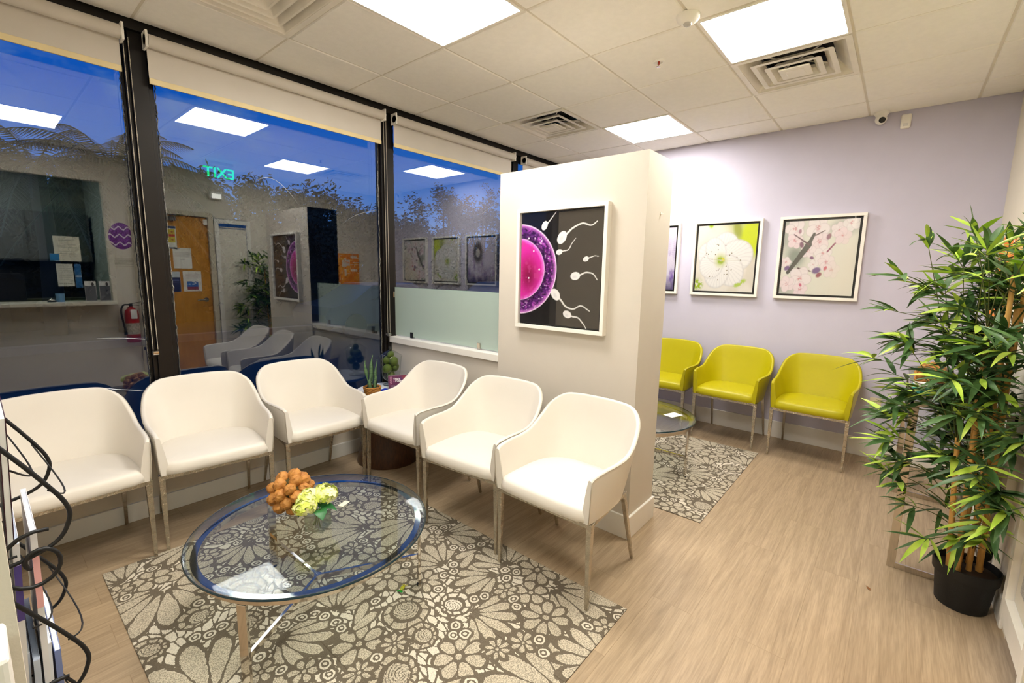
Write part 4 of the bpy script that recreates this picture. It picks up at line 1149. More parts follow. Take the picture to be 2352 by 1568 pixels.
text_mesh('in', .020, 'lettering', M_ink2, t, (-.040, -.0136, .076), (PI/2-.12, 0, 0), bold=.0004)
text_mesh('fertility', .020, 'lettering', M_ink, t, (-.024, -.0136, .076), (PI/2-.12, 0, 0), bold=.0006)
t = thing('glove_box', (.062, .735, TZ), .3, 'small bright blue packet on the corner table between plant and leaflets', 'packet')
MB().box((0, 0, .010), (.05, .07, .020)).build('packet', mat('blue packet', (14, 44, 186), .35), t, bevel=.004)

# ------------------------------------------------------------------ artificial bamboo
BX, BY = .905, -2.530
t = thing('bamboo_plant', (BX, BY, 0), 0, 'tall artificial bamboo with yellow canes in a black pot by the right wall', 'plant')
MB().lathe([(.086, 0), (.090, .004), (.104, .150), (.113, .152), (.116, .198), (.111, .200), (.106, .170)], 48, capt=False).build('pot', mat('black nursery pot', (22, 22, 21), .55, bump=.1, bscale=200), t, smooth=True)
MB().lathe([(.106, .168), (.06, .176), (.001, .178)], 32, capb=False, capt=False).build('soil', mat('dark soil', (52, 36, 22), .95), t, smooth='all')
M_cane = mat('bamboo cane', (222, 172, 96), .4, stretch=(30, 30, 3), color2=(200, 146, 74), vscale=3)
M_twig = mat('green twig', (86, 92, 44), .6)
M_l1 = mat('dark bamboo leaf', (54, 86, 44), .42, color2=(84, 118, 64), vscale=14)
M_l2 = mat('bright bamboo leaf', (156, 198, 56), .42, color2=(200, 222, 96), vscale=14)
canes = [((-.062, .030), (.010, .060), 1.28, .0125), ((-.040, .050), (-.035, .10), .78, .0110), ((.000, -.045), (.045, -.020), 1.38, .0125),
         ((.045, .020), (.125, .010), 1.20, .0115), ((.060, -.010), (.050, -.035), 1.46, .0120), ((-.012, -.010), (-.060, .020), 1.50, .0100)]
cps = []
for (bx, by), (tx, ty), hh, r_ in canes:
    b = MB(); pts = []; rs = []
    K = int(hh/.012)
    for k in range(K+1):
        z = .16+(hh-.16)*k/K; u = z/hh
        pts.append((bx+(tx-bx)*u+.004*math.sin(z*5+bx*50), by+(ty-by)*u, z))
        ph = (z+bx*3) % .19; rs.append(r_*(1-.15*u)*(1.13 if ph < .012 else (.94 if ph < .024 else 1.0)))
    b.tube(pts, rs, 10); b.build('cane', M_cane, t, smooth='all'); cps.append((pts, hh))
def leaf(b, base, d, L, wd, droop, roll):
    d = d.normalized(); side = d.cross(Vector((0, 0, 1)))
    if side.length < .05: side = Vector((1, 0, 0))
    side.normalize(); nrm = side.cross(d); s2 = side*math.cos(roll)+nrm*math.sin(roll); rows = []
    for k in range(7):
        u = k/6; w_ = wd*math.sin(PI*(u**.75)*.97+.05) if u > .02 else wd*.12
        p = base + d*L*u + Vector((0, 0, -droop*u*u*L)); up = s2.cross(d)*(-.25*w_)
        rows.append([p-s2*w_, p+up, p+s2*w_])
    b.grid(rows)
fol = MB(); tw = MB()
rr = random.Random(21)
def cluster(tip, out, n, bright, scale=1.0):
    """spray of narrow leaves at the end of a twig"""
    out = out.normalized(); sd = out.cross(Vector((0, 0, 1))); sd = sd.normalized() if sd.length > .05 else Vector((1, 0, 0)); up = sd.cross(out)
    for k in range(n):
        a = -1.25+2.5*k/(n-1)+rr.uniform(-.15, .15); e_ = rr.uniform(-.55, .55)
        d = out*math.cos(a)+sd*math.sin(a)+up*e_*.9
        base = tip - out*rr.uniform(0, .05)
        L = rr.uniform(.105, .175)*scale
        tipp = base+d.normalized()*L
        if BY+tipp.y < YR+.02: d.y = abs(d.y)*.5
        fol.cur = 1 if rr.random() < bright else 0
        leaf(fol, base, d, L, rr.uniform(.0095, .0145)*scale, rr.uniform(.05, .45), rr.uniform(-.6, .6))
def branch(p0, tip, n, bright, sc=1.0):
    mid = (p0+tip)*.5+Vector((0, 0, .035)); pts = smoothpath([p0, mid, tip], 5); tw.tube(pts, [.0030-.0018*k/len(pts) for k in range(len(pts))], 5)
    d = tip-mid; cluster(tip, d, n, bright, sc)
    for q in (mid,):
        cluster(q+Vector((rr.uniform(-.02, .02), rr.uniform(-.02, .02), .01)), d+Vector((rr.uniform(-.6, .6), rr.uniform(-.6, .6), rr.uniform(-.2, .5))), max(4, n-4), bright*.6, sc*.9)
# explicit tips matching the outline, then a fill of the crown
tips = [(.02, .30, 1.66, .55), (-.04, .16, 1.70, .5), (.10, .20, 1.60, .5), (.0, .38, 1.50, .5), (.05, .24, 1.45, .4), (.02, .40, 1.33, .35), (.0, .36, 1.20, .3), (-.05, .44, 1.10, .45), (.03, .34, 1.02, .25), (.08, .28, .93, .2),
        (-.03, .32, .74, .6), (.0, .36, .56, .6), (-.04, .28, .52, .5), (.02, .24, .40, .25), (-.10, .16, .30, .6), (-.05, .05, .32, .7), (-.16, -.02, .40, .6), (-.28, -.02, .50, .6), (-.34, .0, .66, .5)]
for x, y, z, br in tips:
    pts, hh = rr.choice(cps); zz = min(hh-.03, max(.28, z-.18)); k = int((zz-.16)/(hh-.16)*(len(pts)-1)); p0 = Vector(pts[max(0, min(len(pts)-1, k))])
    branch(p0, Vector((x, y, z)), 8, br)
for k in range(118):
    z = rr.uniform(.60, 1.66); a = rr.uniform(-.35, PI+.5); R = rr.uniform(.10, .36)*(1 if z < 1.4 else .9)
    if z < .98: R = rr.uniform(.26, .38); a = rr.choice((rr.uniform(1.0, 1.9), rr.uniform(2.6, 3.4), rr.uniform(-.2, .6)))
    x = R*math.cos(a)*1.15; y = R*math.sin(a)
    if x > .22: x = .22
    y = max(-.085, y)
    pts, hh = rr.choice(cps); zz = min(hh-.02, max(.3, z-.14)); q = int((zz-.16)/(hh-.16)*(len(pts)-1))
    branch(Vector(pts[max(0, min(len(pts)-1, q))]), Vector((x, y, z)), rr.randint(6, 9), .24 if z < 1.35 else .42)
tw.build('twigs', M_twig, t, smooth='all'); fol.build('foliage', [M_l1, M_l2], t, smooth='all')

# ------------------------------------------------------------------ chrome console against the right wall
CX0, CX1, CY0, CY1, CZ = 1.035, 2.15, -2.625, -2.262, .895
t = thing('console_table', ((CX0+CX1)/2, (CY0+CY1)/2, 0), 0, 'narrow chrome framed console with a glass top behind the bamboo', 'table')
hx_, hy_ = (CX1-CX0)/2, (CY1-CY0)/2
b = MB(); b.bb(-hx_, hx_, -hy_, hy_, CZ-.010, CZ); b.build('glass_top', M_tglass, t, bevel=.001)
b = MB()
for s in (-1, 1): b.bb(-hx_, hx_, s*hy_-.012*s, s*hy_, CZ-.036, CZ-.0105)
for s in (-1, 1): b.bb(s*hx_-.012*s, s*hx_, -hy_, hy_, CZ-.036, CZ-.0105)
b.build('top_frame', M_chrome, t, bevel=.001)
for sx in (-1, 1):
    for sy in (-1, 1):
        MB().bb(sx*hx_-.012*sx, sx*hx_, sy*hy_, sy*hy_-.034*sy, .0, CZ-.036).build('leg', M_chrome, t, bevel=.001)
    MB().bb(sx*hx_-.012*sx, sx*hx_, -hy_+.034, hy_-.034, .0, .030).build('floor_bar', M_chrome, t, bevel=.001)
MB().bb(-hx_+.012, hx_-.012, -hy_, -hy_+.012, .0, .03).build('floor_bar', M_chrome, t, bevel=.001)
MB().bb(-hx_+.013, hx_-.013, -hy_+.013, hy_-.013, .700, .708).build('shelf', M_tglass, t)
b = MB()
for s in (-1, 1): b.bb(-hx_+.013, hx_-.013, s*(hy_-.001), s*(hy_-.013), .68, .6995)
b.build('shelf_frame', M_chrome, t)
CT = CZ+.0008
def simple_doc(bg_, lines, col, extra=None, seed=0):
    def f(X, Y):
        C = flat(X, bg_); r = np.random.default_rng(seed)
        for y0, x0, x1, th in lines: C = mixc(C, col, ((np.abs(Y-y0) < th) & (X > x0) & (X < x1) & (np.mod(X*(40+9*r.random())+r.random(), 1) > .22))*.75)
        if extra is not None: C = extra(C, X, Y)
        return C
    return f
def rectc(C, X, Y, x0, x1, y0, y1, col, a=1.0): return mixc(C, col, ((X > x0) & (X < x1) & (Y > y0) & (Y < y1))*a)
t = thing('tissue_box', (1.145, -2.335, CT), .25, 'turquoise and white tissue box at the near end of the chrome console', 'box')
b = MB(); b.bb(-.058, .058, -.058, .058, 0, .062); b.cur = 1; b.bb(-.0585, .0585, -.0585, .0585, .018, .052); b.cur = 0; b.bb(-.059, .059, -.059, -.03, .030, .062)
b.build('carton', [mat('white card', (240, 238, 232), .6), mat('turquoise print', (40, 168, 172), .5)], t)
b = MB(); b.grid([[(-.03+.012*i, .012*math.sin(i*1.9+j), .0625+.012*j*(1 if i % 2 else .7)) for i in range(6)] for j in range(4)]); b.build('tissue', mat('tissue paper', (236, 236, 232), .8), t, smooth='all')
t = thing('sign_holder', (1.30, -2.475, CT), .06, 'clear upright sign holder with a pale blue sheet on the console', 'holder')
MB().bb(-.11, .11, -.0015, .0015, .0, .28).bb(-.11, .11, -.035, .035, 0, .003).build('acrylic_sheet', M_acryl, t)
def bluep(X, Y):
    C = flat(X, (214, 232, 236)); C = rectc(C, X, Y, 0, 1, .82, .90, (90, 160, 190)); return rectc(C, X, Y, .1, .9, .1, .14, (60, 90, 120), .6)
q = painted('insert_print', .212, .272, .004, bluep, M_paper, t, (0, .0026, .142), (-1, 0, 0), (0, 0, 1))
t = thing('flyer_stand', (1.55, -2.50, CT), .1, 'dark purple flyer standing on the console behind the bamboo', 'flyer')
def purp(X, Y):
    C = flat(X, (46, 30, 52)); C = mixc(C, (206, 190, 170), sst(.64, .7, vnoise(X, Y, 22, 77))*.8); return rectc(C, X, Y, .0, .3, .62, 1, (222, 196, 176))
MB().box((0, 0, .14), (.215, .004, .28), (-.1, 0, 0)).build('board', mat('dark flyer', (46, 30, 52), .5), t)
q = painted('print', .212, .276, .004, purp, M_paper, t, (0, 0, 0), (-1, 0, 0), (0, 0, 1)); q.location = (0, .0028, .14); q.rotation_euler = (-.1, 0, 0)
walnut_ball((1.36, -2.340, CT), .072, 'ball of brown walnuts on the chrome console behind the bamboo leaves', 28)
t = thing('magazine', (1.30, -2.44, .7085), .15, 'black and white magazine lying on the lower shelf of the console', 'magazine')
MB().box((0, 0, .006), (.29, .21, .012)).build('pages', mat('magazine pages', (206, 204, 200), .6), t)
def bwp(X, Y): return mixc(flat(X, (180, 178, 176)), (30, 28, 30), sst(.45, .55, vnoise(X, Y, 14, 90)))
painted('cover', .288, .208, .004, bwp, M_paper, t, (0, 0, .0124), (1, 0, 0), (0, 1, 0))

# ------------------------------------------------------------------ black wire magazine rack at the left edge
WX = -2.05
t = thing('magazine_rack', (WX, -1.085, .42), 0, 'black scrolled wire magazine rack on the wall at the left edge of the picture', 'rack')
def P(x, y, z): return (x, y+0.0, z-.42)
RY0, RY1 = -.135, .135
for s, y in ((0, RY0), (1, RY1)):
    MB().tube([P(.008, y, .46), P(.008, y, 1.36)], .005, 8).build('upright', M_black, t, smooth='all')
def tier(z0):
    for y in (RY0, RY1):
        pr_ = smoothpath([P(.010, y, z0+.285), P(.090, y, z0+.192), P(.150, y, z0+.100), P(.190, y, z0+.032), P(.207, y, z0-.004), P(.208, y, z0-.030), P(.190, y, z0-.060), P(.140, y, z0-.076), P(.060, y, z0-.080), P(.010, y, z0-.078)], 5)
        MB().tube(pr_, .0031, 8).build('side_wire', M_black, t, smooth='all')
    for k in range(5):      # bowed front wires between the two sides
        f_ = k/4; x0 = .050+.140*f_; zz = z0+.195-.170*f_
        bow = [P(x0+.026*math.sin(PI*q/10), RY0+(RY1-RY0)*q/10, zz-.050*math.sin(PI*q/10)) for q in range(11)]
        MB().tube(bow, .0014, 6).build('bow_wire', M_black, t, smooth='all')
    sc = []
    for q in range(26):
        a = q*.36; r_ = .052*(1-q/30); sc.append(P(.168+r_*math.cos(a+1.2)*.9, RY0-.004+.0*q, z0-.062-.02+r_*math.sin(a+1.2)))
    MB().tube(sc, .0030, 8).build('scroll', M_black, t, smooth='all')
    b = MB()
    for k in range(4): b.tube([P(.01, RY0+.02+.077*k, z0-.078), P(.15, RY0+.02+.077*k, z0-.072)], .002, 6)
    b.build('floor_wires', M_black, t, smooth='all')
for z0 in (.605, .856, 1.107): tier(z0)
def mags(z0, xs, cols, hh, grp, labs):
    first = None
    for k, (x, c) in enumerate(zip(xs, cols)):
        th = .0055; b = MB(); y0 = -1.085
        h2 = hh[k % len(hh)]
        t_ = thing('magazine', (WX+x, y0+.008*math.sin(k*2.1), z0-.066), 0, labs[k], 'magazine', grp)
        lean = .02+.035*((k*7) % 5)/5
        MB().box((0, 0, h2/2), (th, .205, h2), (0, lean, 0)).build('pages', mat('glossy pages %d' % (k % 3), ((206, 212, 224), (226, 226, 222), (186, 196, 214))[k % 3], .35), t_)
        wh = (228, 226, 226)
        b = MB(); b.box((th/2+.0006, 0, h2/2), (.0008, .207, h2+.001), (0, lean, 0)); b.box((-th/2-.0006, 0, h2/2), (.0008, .207, h2+.001), (0, lean, 0)); b.box((0, -.1035, h2/2), (th+.001, .0008, h2), (0, lean, 0))
        b.build('cover', mat('cover white', wh, .3) if grp is None else mat('cover %d %d %d' % c, c, .3), t_)
        if grp is None:
            zz = h2*.70; off = Matrix.Rotation(lean, 3, 'Y') @ Vector((0, 0, zz-h2/2))
            MB().box((off.x, -.1042, h2/2+off.z), (th+.002, .0008, h2*.34), (0, lean, 0)).box((off.x+(th/2+.0012)*math.cos(lean), 0, h2/2+off.z), (.0008, .19, h2*.34), (0, lean, 0)).build('cover_patch', mat('cover %d %d %d' % c, c, .3), t_)
n3 = 11
mags(.655, [.050+.0125*k for k in range(n3)], [((196, 206, 224), (226, 228, 232), (120, 134, 180), (214, 220, 230))[k % 4] for k in range(n3)], [.265, .28, .258, .273], 'pale booklets in the lower rack tier',
     ['pale blue and white booklet standing in the lower visible tier of the wire rack']*n3)
mags(.856, [.100, .122, .144, .166], [(232, 120, 60), (222, 220, 226), (84, 70, 140), (236, 178, 176)], [.235, .25, .262, .272], None,
     ['magazine with an orange spine patch in the middle tier of the wire rack', 'plain white magazine between the orange and purple ones in the rack', 'magazine with a purple spine patch in the middle tier of the wire rack', 'magazine with a pink cover outermost in the middle tier of the wire rack'])
def topmags():
    for k, (x, c, l_) in enumerate(((.10, (120, 122, 126), 'grey magazine at the top of the wire rack'), (.125, (24, 28, 46), 'dark navy magazine at the top of the wire rack'), (.150, (60, 22, 34), 'dark red magazine sticking up highest from the wire rack'))):
        t_ = thing('magazine', (WX+x, -1.085, 1.045), 0, l_, 'magazine', None); h2 = .155+.022*k
        MB().box((0, 0, h2/2), (.006, .205, h2), (0, .05, 0)).build('pages', mat('glossy pages 1', (226, 226, 222), .35), t_)
        MB().box((.0038, 0, h2/2), (.0008, .207, h2+.001), (0, .05, 0)).box((-.0038, 0, h2/2), (.0008, .207, h2+.001), (0, .05, 0)).build('cover', mat('cover t%d' % k, c, .3), t_)
topmags()

# ------------------------------------------------------------------ right wall: door, sidelight, notices (seen in the window glass)
M_oak = mat('honey oak veneer', (196, 132, 44), .4, stretch=(9, 9, 1.2), color2=(210, 148, 58), vscale=2.5)
M_steel = mat('brushed steel', (176, 172, 164), .25, metal=1.0)
M_frame = mat('beige door frame', (206, 196, 172), .5)
d = bpy.data.objects.new('door_1', None); COL.objects.link(d); d['kind'] = 'structure'; d.location = (-.16, YR, 0)
f = MB()
for a, b_ in ((-.435, -.378), (.378, .435)): f.bb(a, b_, -.10, .028, 0, 2.185)
f.bb(-.378, .378, -.10, .028, 2.128, 2.185); f.build('door_frame', M_frame, d, bevel=.002)
MB().bb(-.374, .374, -.055, -.012, .008, 2.124).build('door_leaf', M_oak, d, bevel=.001)
MB().lathe([(.028, 0), (.028, .010), (.012, .012), (.012, .055)], 24).build('handle_rose', M_steel, d, smooth=True).rotation_euler = (-PI/2, 0, 0)
bpy.data.objects['handle_rose'].location = (.30, -.010, 1.045)
MB().tube(smoothpath([(.30, .045, 1.045), (.28, .052, 1.045), (.22, .050, 1.043), (.185, .046, 1.040)], 4), .009, 10).build('handle_lever', M_steel, d, smooth='all')
MB().bb(-.25, .02, -.010, .04, 2.05, 2.10).bar((-.10, .045, 2.08), (.10, .03, 2.135), .02, .006).build('door_closer', M_steel, d, bevel=.004)
MB().bb(.330, .372, -.010, .02, 2.03, 2.10).build('door_contact', M_fix2, d, bevel=.002)
s = bpy.data.objects.new('window_5', None); COL.objects.link(s); s['kind'] = 'structure'; s.location = (.512, YR, .1)
f = MB()
f.bb(-.222, -.172, 0, .030, -.1, 2.02); f.bb(.175, .222, 0, .030, -.0, 2.02); f.bb(-.172, .175, 0, .030, 1.965, 2.02); f.bb(-.172, .175, 0, .030, -.0, .10)
f.build('sidelight_frame', mat('white sidelight frame', (240, 236, 226), .4), s, bevel=.002)
MB().bb(-.172, .175, .0002, .0008, .10, 1.965).build('sidelight_pane', M_wglass, s)
MB().bb(-.168, .171, .0035, .0045, .102, 1.90).build('shade_panel', mat('cream shade panel', (226, 220, 204), .7), s)
MB().tube([(-.165, .010, 1.915), (.168, .010, 1.915)], .009, 12).build('shade_roller', M_blind, s, smooth='all')
MB().bb(.0, .10, .0065, .0072, .18, .30).build('notice_patch', mat('grey printed patch', (150, 146, 140), .6, color2=(200, 198, 190), vscale=180), s)

def poster(name, x, z, w_, h_, fn, lab, y=YR-.0105, cat='notice', group='papers on the oak door'):
    t = thing(name, (x, y, z), 0, lab, cat, group)
    MB().box((0, .0006, 0), (w_, .001, h_)).build('sheet', mat('white paper', (236, 236, 234), .7), t)
    painted('print', w_-.001, h_-.001, .0035, fn, M_paper, t, (0, .0014, 0), (-1, 0, 0), (0, 0, 1))
    return t
L_ = lambda ys, a=.12, b=.88, th=.008: [(y, a, b, th) for y in ys]
def ex1(C, X, Y):
    C = rectc(C, X, Y, 0, 1, .90, 1, (28, 66, 120)); C = rectc(C, X, Y, .05, .92, .28, .86, (214, 196, 60)); C = rectc(C, X, Y, .05, .92, .54, .64, (206, 60, 50))
    for cx_ in (.2, .5, .8):
        for cy_ in (.74, .4): C = mixc(C, (180, 70, 40), (ell01(X, Y, cx_, cy_, .06, .04) < 1)*.8)
    return rectc(C, X, Y, 0, 1, 0, .05, (70, 110, 170))
poster('door_notice', -.245, 1.842, .215, .285, simple_doc((236, 236, 226), L_((.2, .15), .5, .9), (90, 90, 90), ex1), 'yellow and red instruction sheet at the top of the oak door')
poster('door_notice', -.090, 1.585, .200, .262, simple_doc((238, 236, 226), L_((.9,), .3, .7)+L_((.78, .74, .7, .66, .62, .58))+L_((.44,), .4, .65), (120, 124, 110)), 'plain white letter taped in the middle of the oak door')
def ex2(C, X, Y):
    C = rectc(C, X, Y, 0, 1, 0, .72, (30, 38, 84)); C = mixc(C, (190, 206, 214), sst(.72, .8, Y)*.6)
    for y0 in (.62, .54, .46, .38): C = rectc(C, X, Y, .08, .9, y0, y0+.015, (130, 140, 180))
    C = rectc(C, X, Y, .55, .68, .16, .24, (214, 214, 206)); return rectc(C, X, Y, .78, .9, .16, .24, (180, 180, 190))
poster('door_notice', -.235, 1.283, .205, .260, simple_doc((214, 220, 222), [], (0, 0, 0), ex2), 'dark navy notice low on the oak door, left of the one with a photo')
def ex3(C, X, Y):
    C = rectc(C, X, Y, .2, .82, .07, .50, (58, 110, 190)); C = mixc(C, (220, 230, 240), ((X > .2) & (X < .82) & (Y > .33) & (Y < .5))*sst(.5, .6, vnoise(X, Y, 12, 61))); return rectc(C, X, Y, .2, .82, .07, .22, (150, 70, 90))
poster('door_notice', .0, 1.290, .205, .262, simple_doc((238, 236, 228), L_((.9, .84, .78, .72, .66), .15, .85), (176, 120, 110), ex3), 'white notice with a small blue photo beside the door handle')
# exit sign on the ceiling
t = thing('exit_sign', (.205, -2.05, H), 0, 'lit green EXIT sign hanging from the ceiling, mirrored in the window', 'sign')
MB().bb(-.155, .155, -.012, .012, -.215, -.035).build('sign_panel', M_acryl, t)
MB().bb(-.16, .16, -.022, .022, -.038, -.0005).build('sign_housing', M_fix2, t, bevel=.002)
M_exit = emit_mat('exit green', (0.02, .85, .22), 5.0)
text_mesh('EXIT', .165, 'lettering', M_exit, t, (0, .0135, -.185), (PI/2, 0, PI), ext=.001, bold=.003, align='CENTER')
t = thing('emergency_light', (.33, -2.62, 2.42), 0, 'small white lit emergency lamp high on the cream wall, mirrored in the window', 'light')
MB().box((0, 0, 0), (.15, .06, .10)).build('housing', M_fix2, t, bevel=.008)
MB().box((0, .032, -.01), (.11, .006, .06)).build('lamp_lens', emit_mat('emergency lamp', (1, .95, .8), 4.0), t, bevel=.004)
# purple egg decoration and sheet
t = thing('egg_decoration', (-.685, YR, 1.822), 0, 'purple glittery egg decoration with wavy stripes on the cream wall', 'decoration')
b = MB(); rows = []
for i in range(13):
    u = i/12; row = []
    for j in range(40):
        a = 2*PI*j/40; ry = .163*(1-.10*math.sin(a)); row.append((.118*u*math.cos(a)*(1-.06*math.sin(a)), .014*(1-u**6)+.001, .155*u*math.sin(a)))
    rows.append(row)
b.grid(rows, True)
m_egg = bpy.data.materials.new('purple tinsel'); m_egg.use_nodes = True
n = m_egg.node_tree.nodes; l = m_egg.node_tree.links; bs = n['Principled BSDF']; bs.inputs['Roughness'].default_value = .35
tcx = n.new('ShaderNodeTexCoord'); sx = n.new('ShaderNodeSeparateXYZ'); l.new(tcx.outputs['Object'], sx.inputs[0])
m1 = n.new('ShaderNodeMath'); m1.operation = 'SINE'; mm_ = n.new('ShaderNodeMath'); mm_.operation = 'MULTIPLY'; mm_.inputs[1].default_value = 75; l.new(sx.outputs['X'], mm_.inputs[0]); l.new(mm_.outputs[0], m1.inputs[0])
m3 = n.new('ShaderNodeMath'); m3.operation = 'MULTIPLY_ADD'; m3.inputs[1].default_value = .017; l.new(m1.outputs[0], m3.inputs[0]); l.new(sx.outputs['Z'], m3.inputs[2])
m4 = n.new('ShaderNodeMath'); m4.operation = 'MODULO'; ad = n.new('ShaderNodeMath'); ad.operation = 'ADD'; ad.inputs[1].default_value = .37; l.new(m3.outputs[0], ad.inputs[0]); l.new(ad.outputs[0], m4.inputs[0]); m4.inputs[1].default_value = .09
m5 = n.new('ShaderNodeMath'); m5.operation = 'LESS_THAN'; m5.inputs[1].default_value = .018; l.new(m4.outputs[0], m5.inputs[0])
ng = n.new('ShaderNodeTexNoise'); ng.inputs['Scale'].default_value = 160; l.new(tcx.outputs['Object'], ng.inputs['Vector'])
rg = n.new('ShaderNodeValToRGB'); rg.color_ramp.elements[0].position = .4; rg.color_ramp.elements[0].color = (*lin((70, 18, 96)), 1); rg.color_ramp.elements[1].position = .62; rg.color_ramp.elements[1].color = (*lin((170, 90, 196)), 1); l.new(ng.outputs['Fac'], rg.inputs['Fac'])
mxx = n.new('ShaderNodeMixRGB'); l.new(m5.outputs[0], mxx.inputs[0]); l.new(rg.outputs[0], mxx.inputs[1]); mxx.inputs[2].default_value = (*lin((236, 222, 232)), 1); l.new(mxx.outputs[0], bs.inputs['Base Color'])
b.build('egg_disc', m_egg, t, smooth='all')
poster('wall_notice', -.680, 1.520, .205, .175, simple_doc((222, 214, 194), L_((.9,), .35, .65)+L_((.76, .68, .6, .52, .44, .36, .28, .2), .06, .95, .014), (120, 112, 96)), 'cream printed notice on the wall under the purple egg', y=YR+.0005, group=None)
# extinguisher
t = thing('fire_extinguisher', (-.680, -2.565, .56), 0, 'red fire extinguisher with a paper tag hung on the cream wall', 'extinguisher')
M_red = mat('extinguisher red', (168, 22, 26), .3, coat=.4)
b = MB(); b.lathe([(.060, 0), (.066, .008), (.068, .02), (.068, .34), (.060, .385), (.035, .41), (.020, .418), (.020, .435)], 36); b.build('cylinder', M_red, t, smooth=True)
b = MB(); b.lathe([(.0688, .10), (.0688, .235)], 36, capb=False, capt=False); b.build('label', mat('extinguisher label', (206, 196, 180), .5, color2=(150, 140, 130), vscale=60), t, smooth='all')
MB().lathe([(.018, .435), (.018, .462), (.010, .47)], 20).build('valve', M_black, t, smooth=True)
MB().bar((0, 0, .465), (.10, .0, .485), .02, .006).bar((0, 0, .452), (.085, .0, .440), .02, .006).build('handle_lever', M_black, t, bevel=.002)
MB().tube(smoothpath([(-.015, 0, .455), (-.07, .01, .45), (-.098, .02, .38), (-.090, .03, .26), (-.080, .035, .17)], 6), .009, 10).build('hose', M_black, t, smooth='all')
MB().tube([(-.080, .035, .17), (-.078, .035, .10)], [.009, .016], 12).build('nozzle', M_black, t, smooth='all')
MB().box((.01, .072, .345), (.060, .001, .11)).build('inspection_tag', mat('white card', (240, 238, 232), .6), t)
MB().bb(-.02, .02, -.088, -.068, .30, .42).build('wall_bracket', M_steel, t)

# ------------------------------------------------------------------ reception hatch
struct(MB().bb(XL, -.80, YR-.30, YR+.22, RZ0-.035, RZ0).build('trim_9', mat('counter laminate', (222, 214, 196), .35), bevel=.004))
struct(MB().bb(XL, -.70, -4.70, -4.60, 0, H+.1).build('wall_office', mat('office grey paint', (150, 150, 146), .7)))
struct(MB().bb(-.72, -.62, -4.70, YR-.1, 0, H+.1).build('wall_office_side', mat('office grey green', (150, 158, 150), .7)))
t = thing('sliding_glass', (-1.145, YR-.07, RZ0), 0, 'greenish sliding glass panel in the reception hatch, notices taped on it', 'panel')
MB().bb(-.175, .175, -.004, .004, .0, 1.355).build('glass_sheet', glass_mat('green office glass', (.80, .87, .82), base=.06), t)
y_ = YR-.064
poster('hatch_notice', -1.158, 1.650, .215, .275, simple_doc((222, 220, 200), L_((.9, .84), .2, .8)+L_((.68, .62, .56))+L_((.4, .3, .22)), (110, 110, 100)), 'upper white notice taped on the green hatch glass', y=y_, group='notices at the reception hatch')
poster('hatch_notice', -1.268, 1.555, .075, .075, simple_doc((40, 130, 190), [], (0, 0, 0)), 'small bright blue square notice on the green hatch glass', y=y_+.002, group='notices at the reception hatch')
poster('hatch_notice', -1.198, 1.358, .135, .25, simple_doc((212, 212, 198), L_((.9, .8, .7, .6, .5, .4, .3))+L_((.12,), .1, .95, .03), (130, 130, 120)), 'lower white notice with a row of small faces on the hatch glass', y=y_, group='notices at the reception hatch')
poster('hatch_notice', -1.092, 1.350, .055, .265, simple_doc((30, 96, 150), L_((.5, .46), 0, 1, .02), (200, 220, 230)), 'narrow blue leaflet on the hatch glass', y=y_, group='notices at the reception hatch')
def cards(C, X, Y):
    C = rectc(C, X, Y, 0, 1, 0, .76, (92, 92, 96)); C = mixc(C, (50, 40, 38), (ell01(X, Y, .28, .84, .12, .10) < 1)*1.0); return C
for cx_, lb in ((-1.005, 'business card holder left of its twin on the reception counter'), (-.880, 'business card holder nearest the cream wall on the reception counter')):
    t = thing('card_holder', (cx_, YR-.045, RZ0+.0005), 0, lb, 'holder')
    MB().box((0, 0, .115), (.100, .012, .228)).build('acrylic_block', mat('grey acrylic', (96, 96, 100), .3), t, bevel=.001)
    painted('print', .098, .226, .004, simple_doc((232, 230, 224), [], (0, 0, 0), cards), M_paper, t, (0, .0066, .115), (-1, 0, 0), (0, 0, 1))
t = thing('service_bell', (-1.335, YR-.02, RZ0+.0005), 0, 'small chrome service bell on the reception counter', 'bell')
MB().lathe([(.038, 0), (.040, .006), (.034, .008)], 28).build('bell_base', M_black, t, smooth=True)
MB().lathe([(.034, .009), (.031, .024), (.018, .034), (.004, .037), (.004, .044), (.001, .046)], 28).build('bell_dome', M_chrome, t, smooth='all')
t = thing('desk_bin', (-1.265, YR-.03, RZ0+.0005), 0, 'small light blue cup on the reception counter beside the bell', 'cup')
MB().lathe([(.034, 0), (.038, .09), (.034, .09), (.030, .006)], 28, capt=False).build('cup', mat('light blue plastic', (110, 156, 196), .3), t, smooth=True)
t = thing('office_cabinet', (-1.95, -4.40, 0), 0, 'grey office wall unit with a dark recess behind the reception hatch', 'cabinet')
b = MB(); b.bb(-1.2, 1.2, -.19, .19, 0, 1.02); b.build('base_cabinet', mat('olive laminate', (84, 82, 52), .5), t)
MB().bb(-1.2, 1.2, -.19, .15, 1.52, 2.16).build('wall_cabinet', mat('grey cabinet', (118, 116, 116), .5), t)
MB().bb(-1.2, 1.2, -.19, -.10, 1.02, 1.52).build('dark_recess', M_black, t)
for k in range(4): MB().bb(-1.15+.59*k, -1.15+.59*k+.55, .15, .165, 1.54, 2.14).build('cabinet_door', mat('grey cabinet', (118, 116, 116), .5), t, bevel=.002)
t = thing('office_monitor', (-1.75, -3.05, 1.03), .2, 'dark computer monitor seen low in the reception hatch reflection', 'monitor')
MB().box((0, 0, .19), (.5, .03, .30)).build('screen', M_black, t, bevel=.004)
MB().box((0, -.02, .02), (.05, .03, .10)).box((0, 0, -.028), (.2, .15, .012)).build('stand', M_black, t)
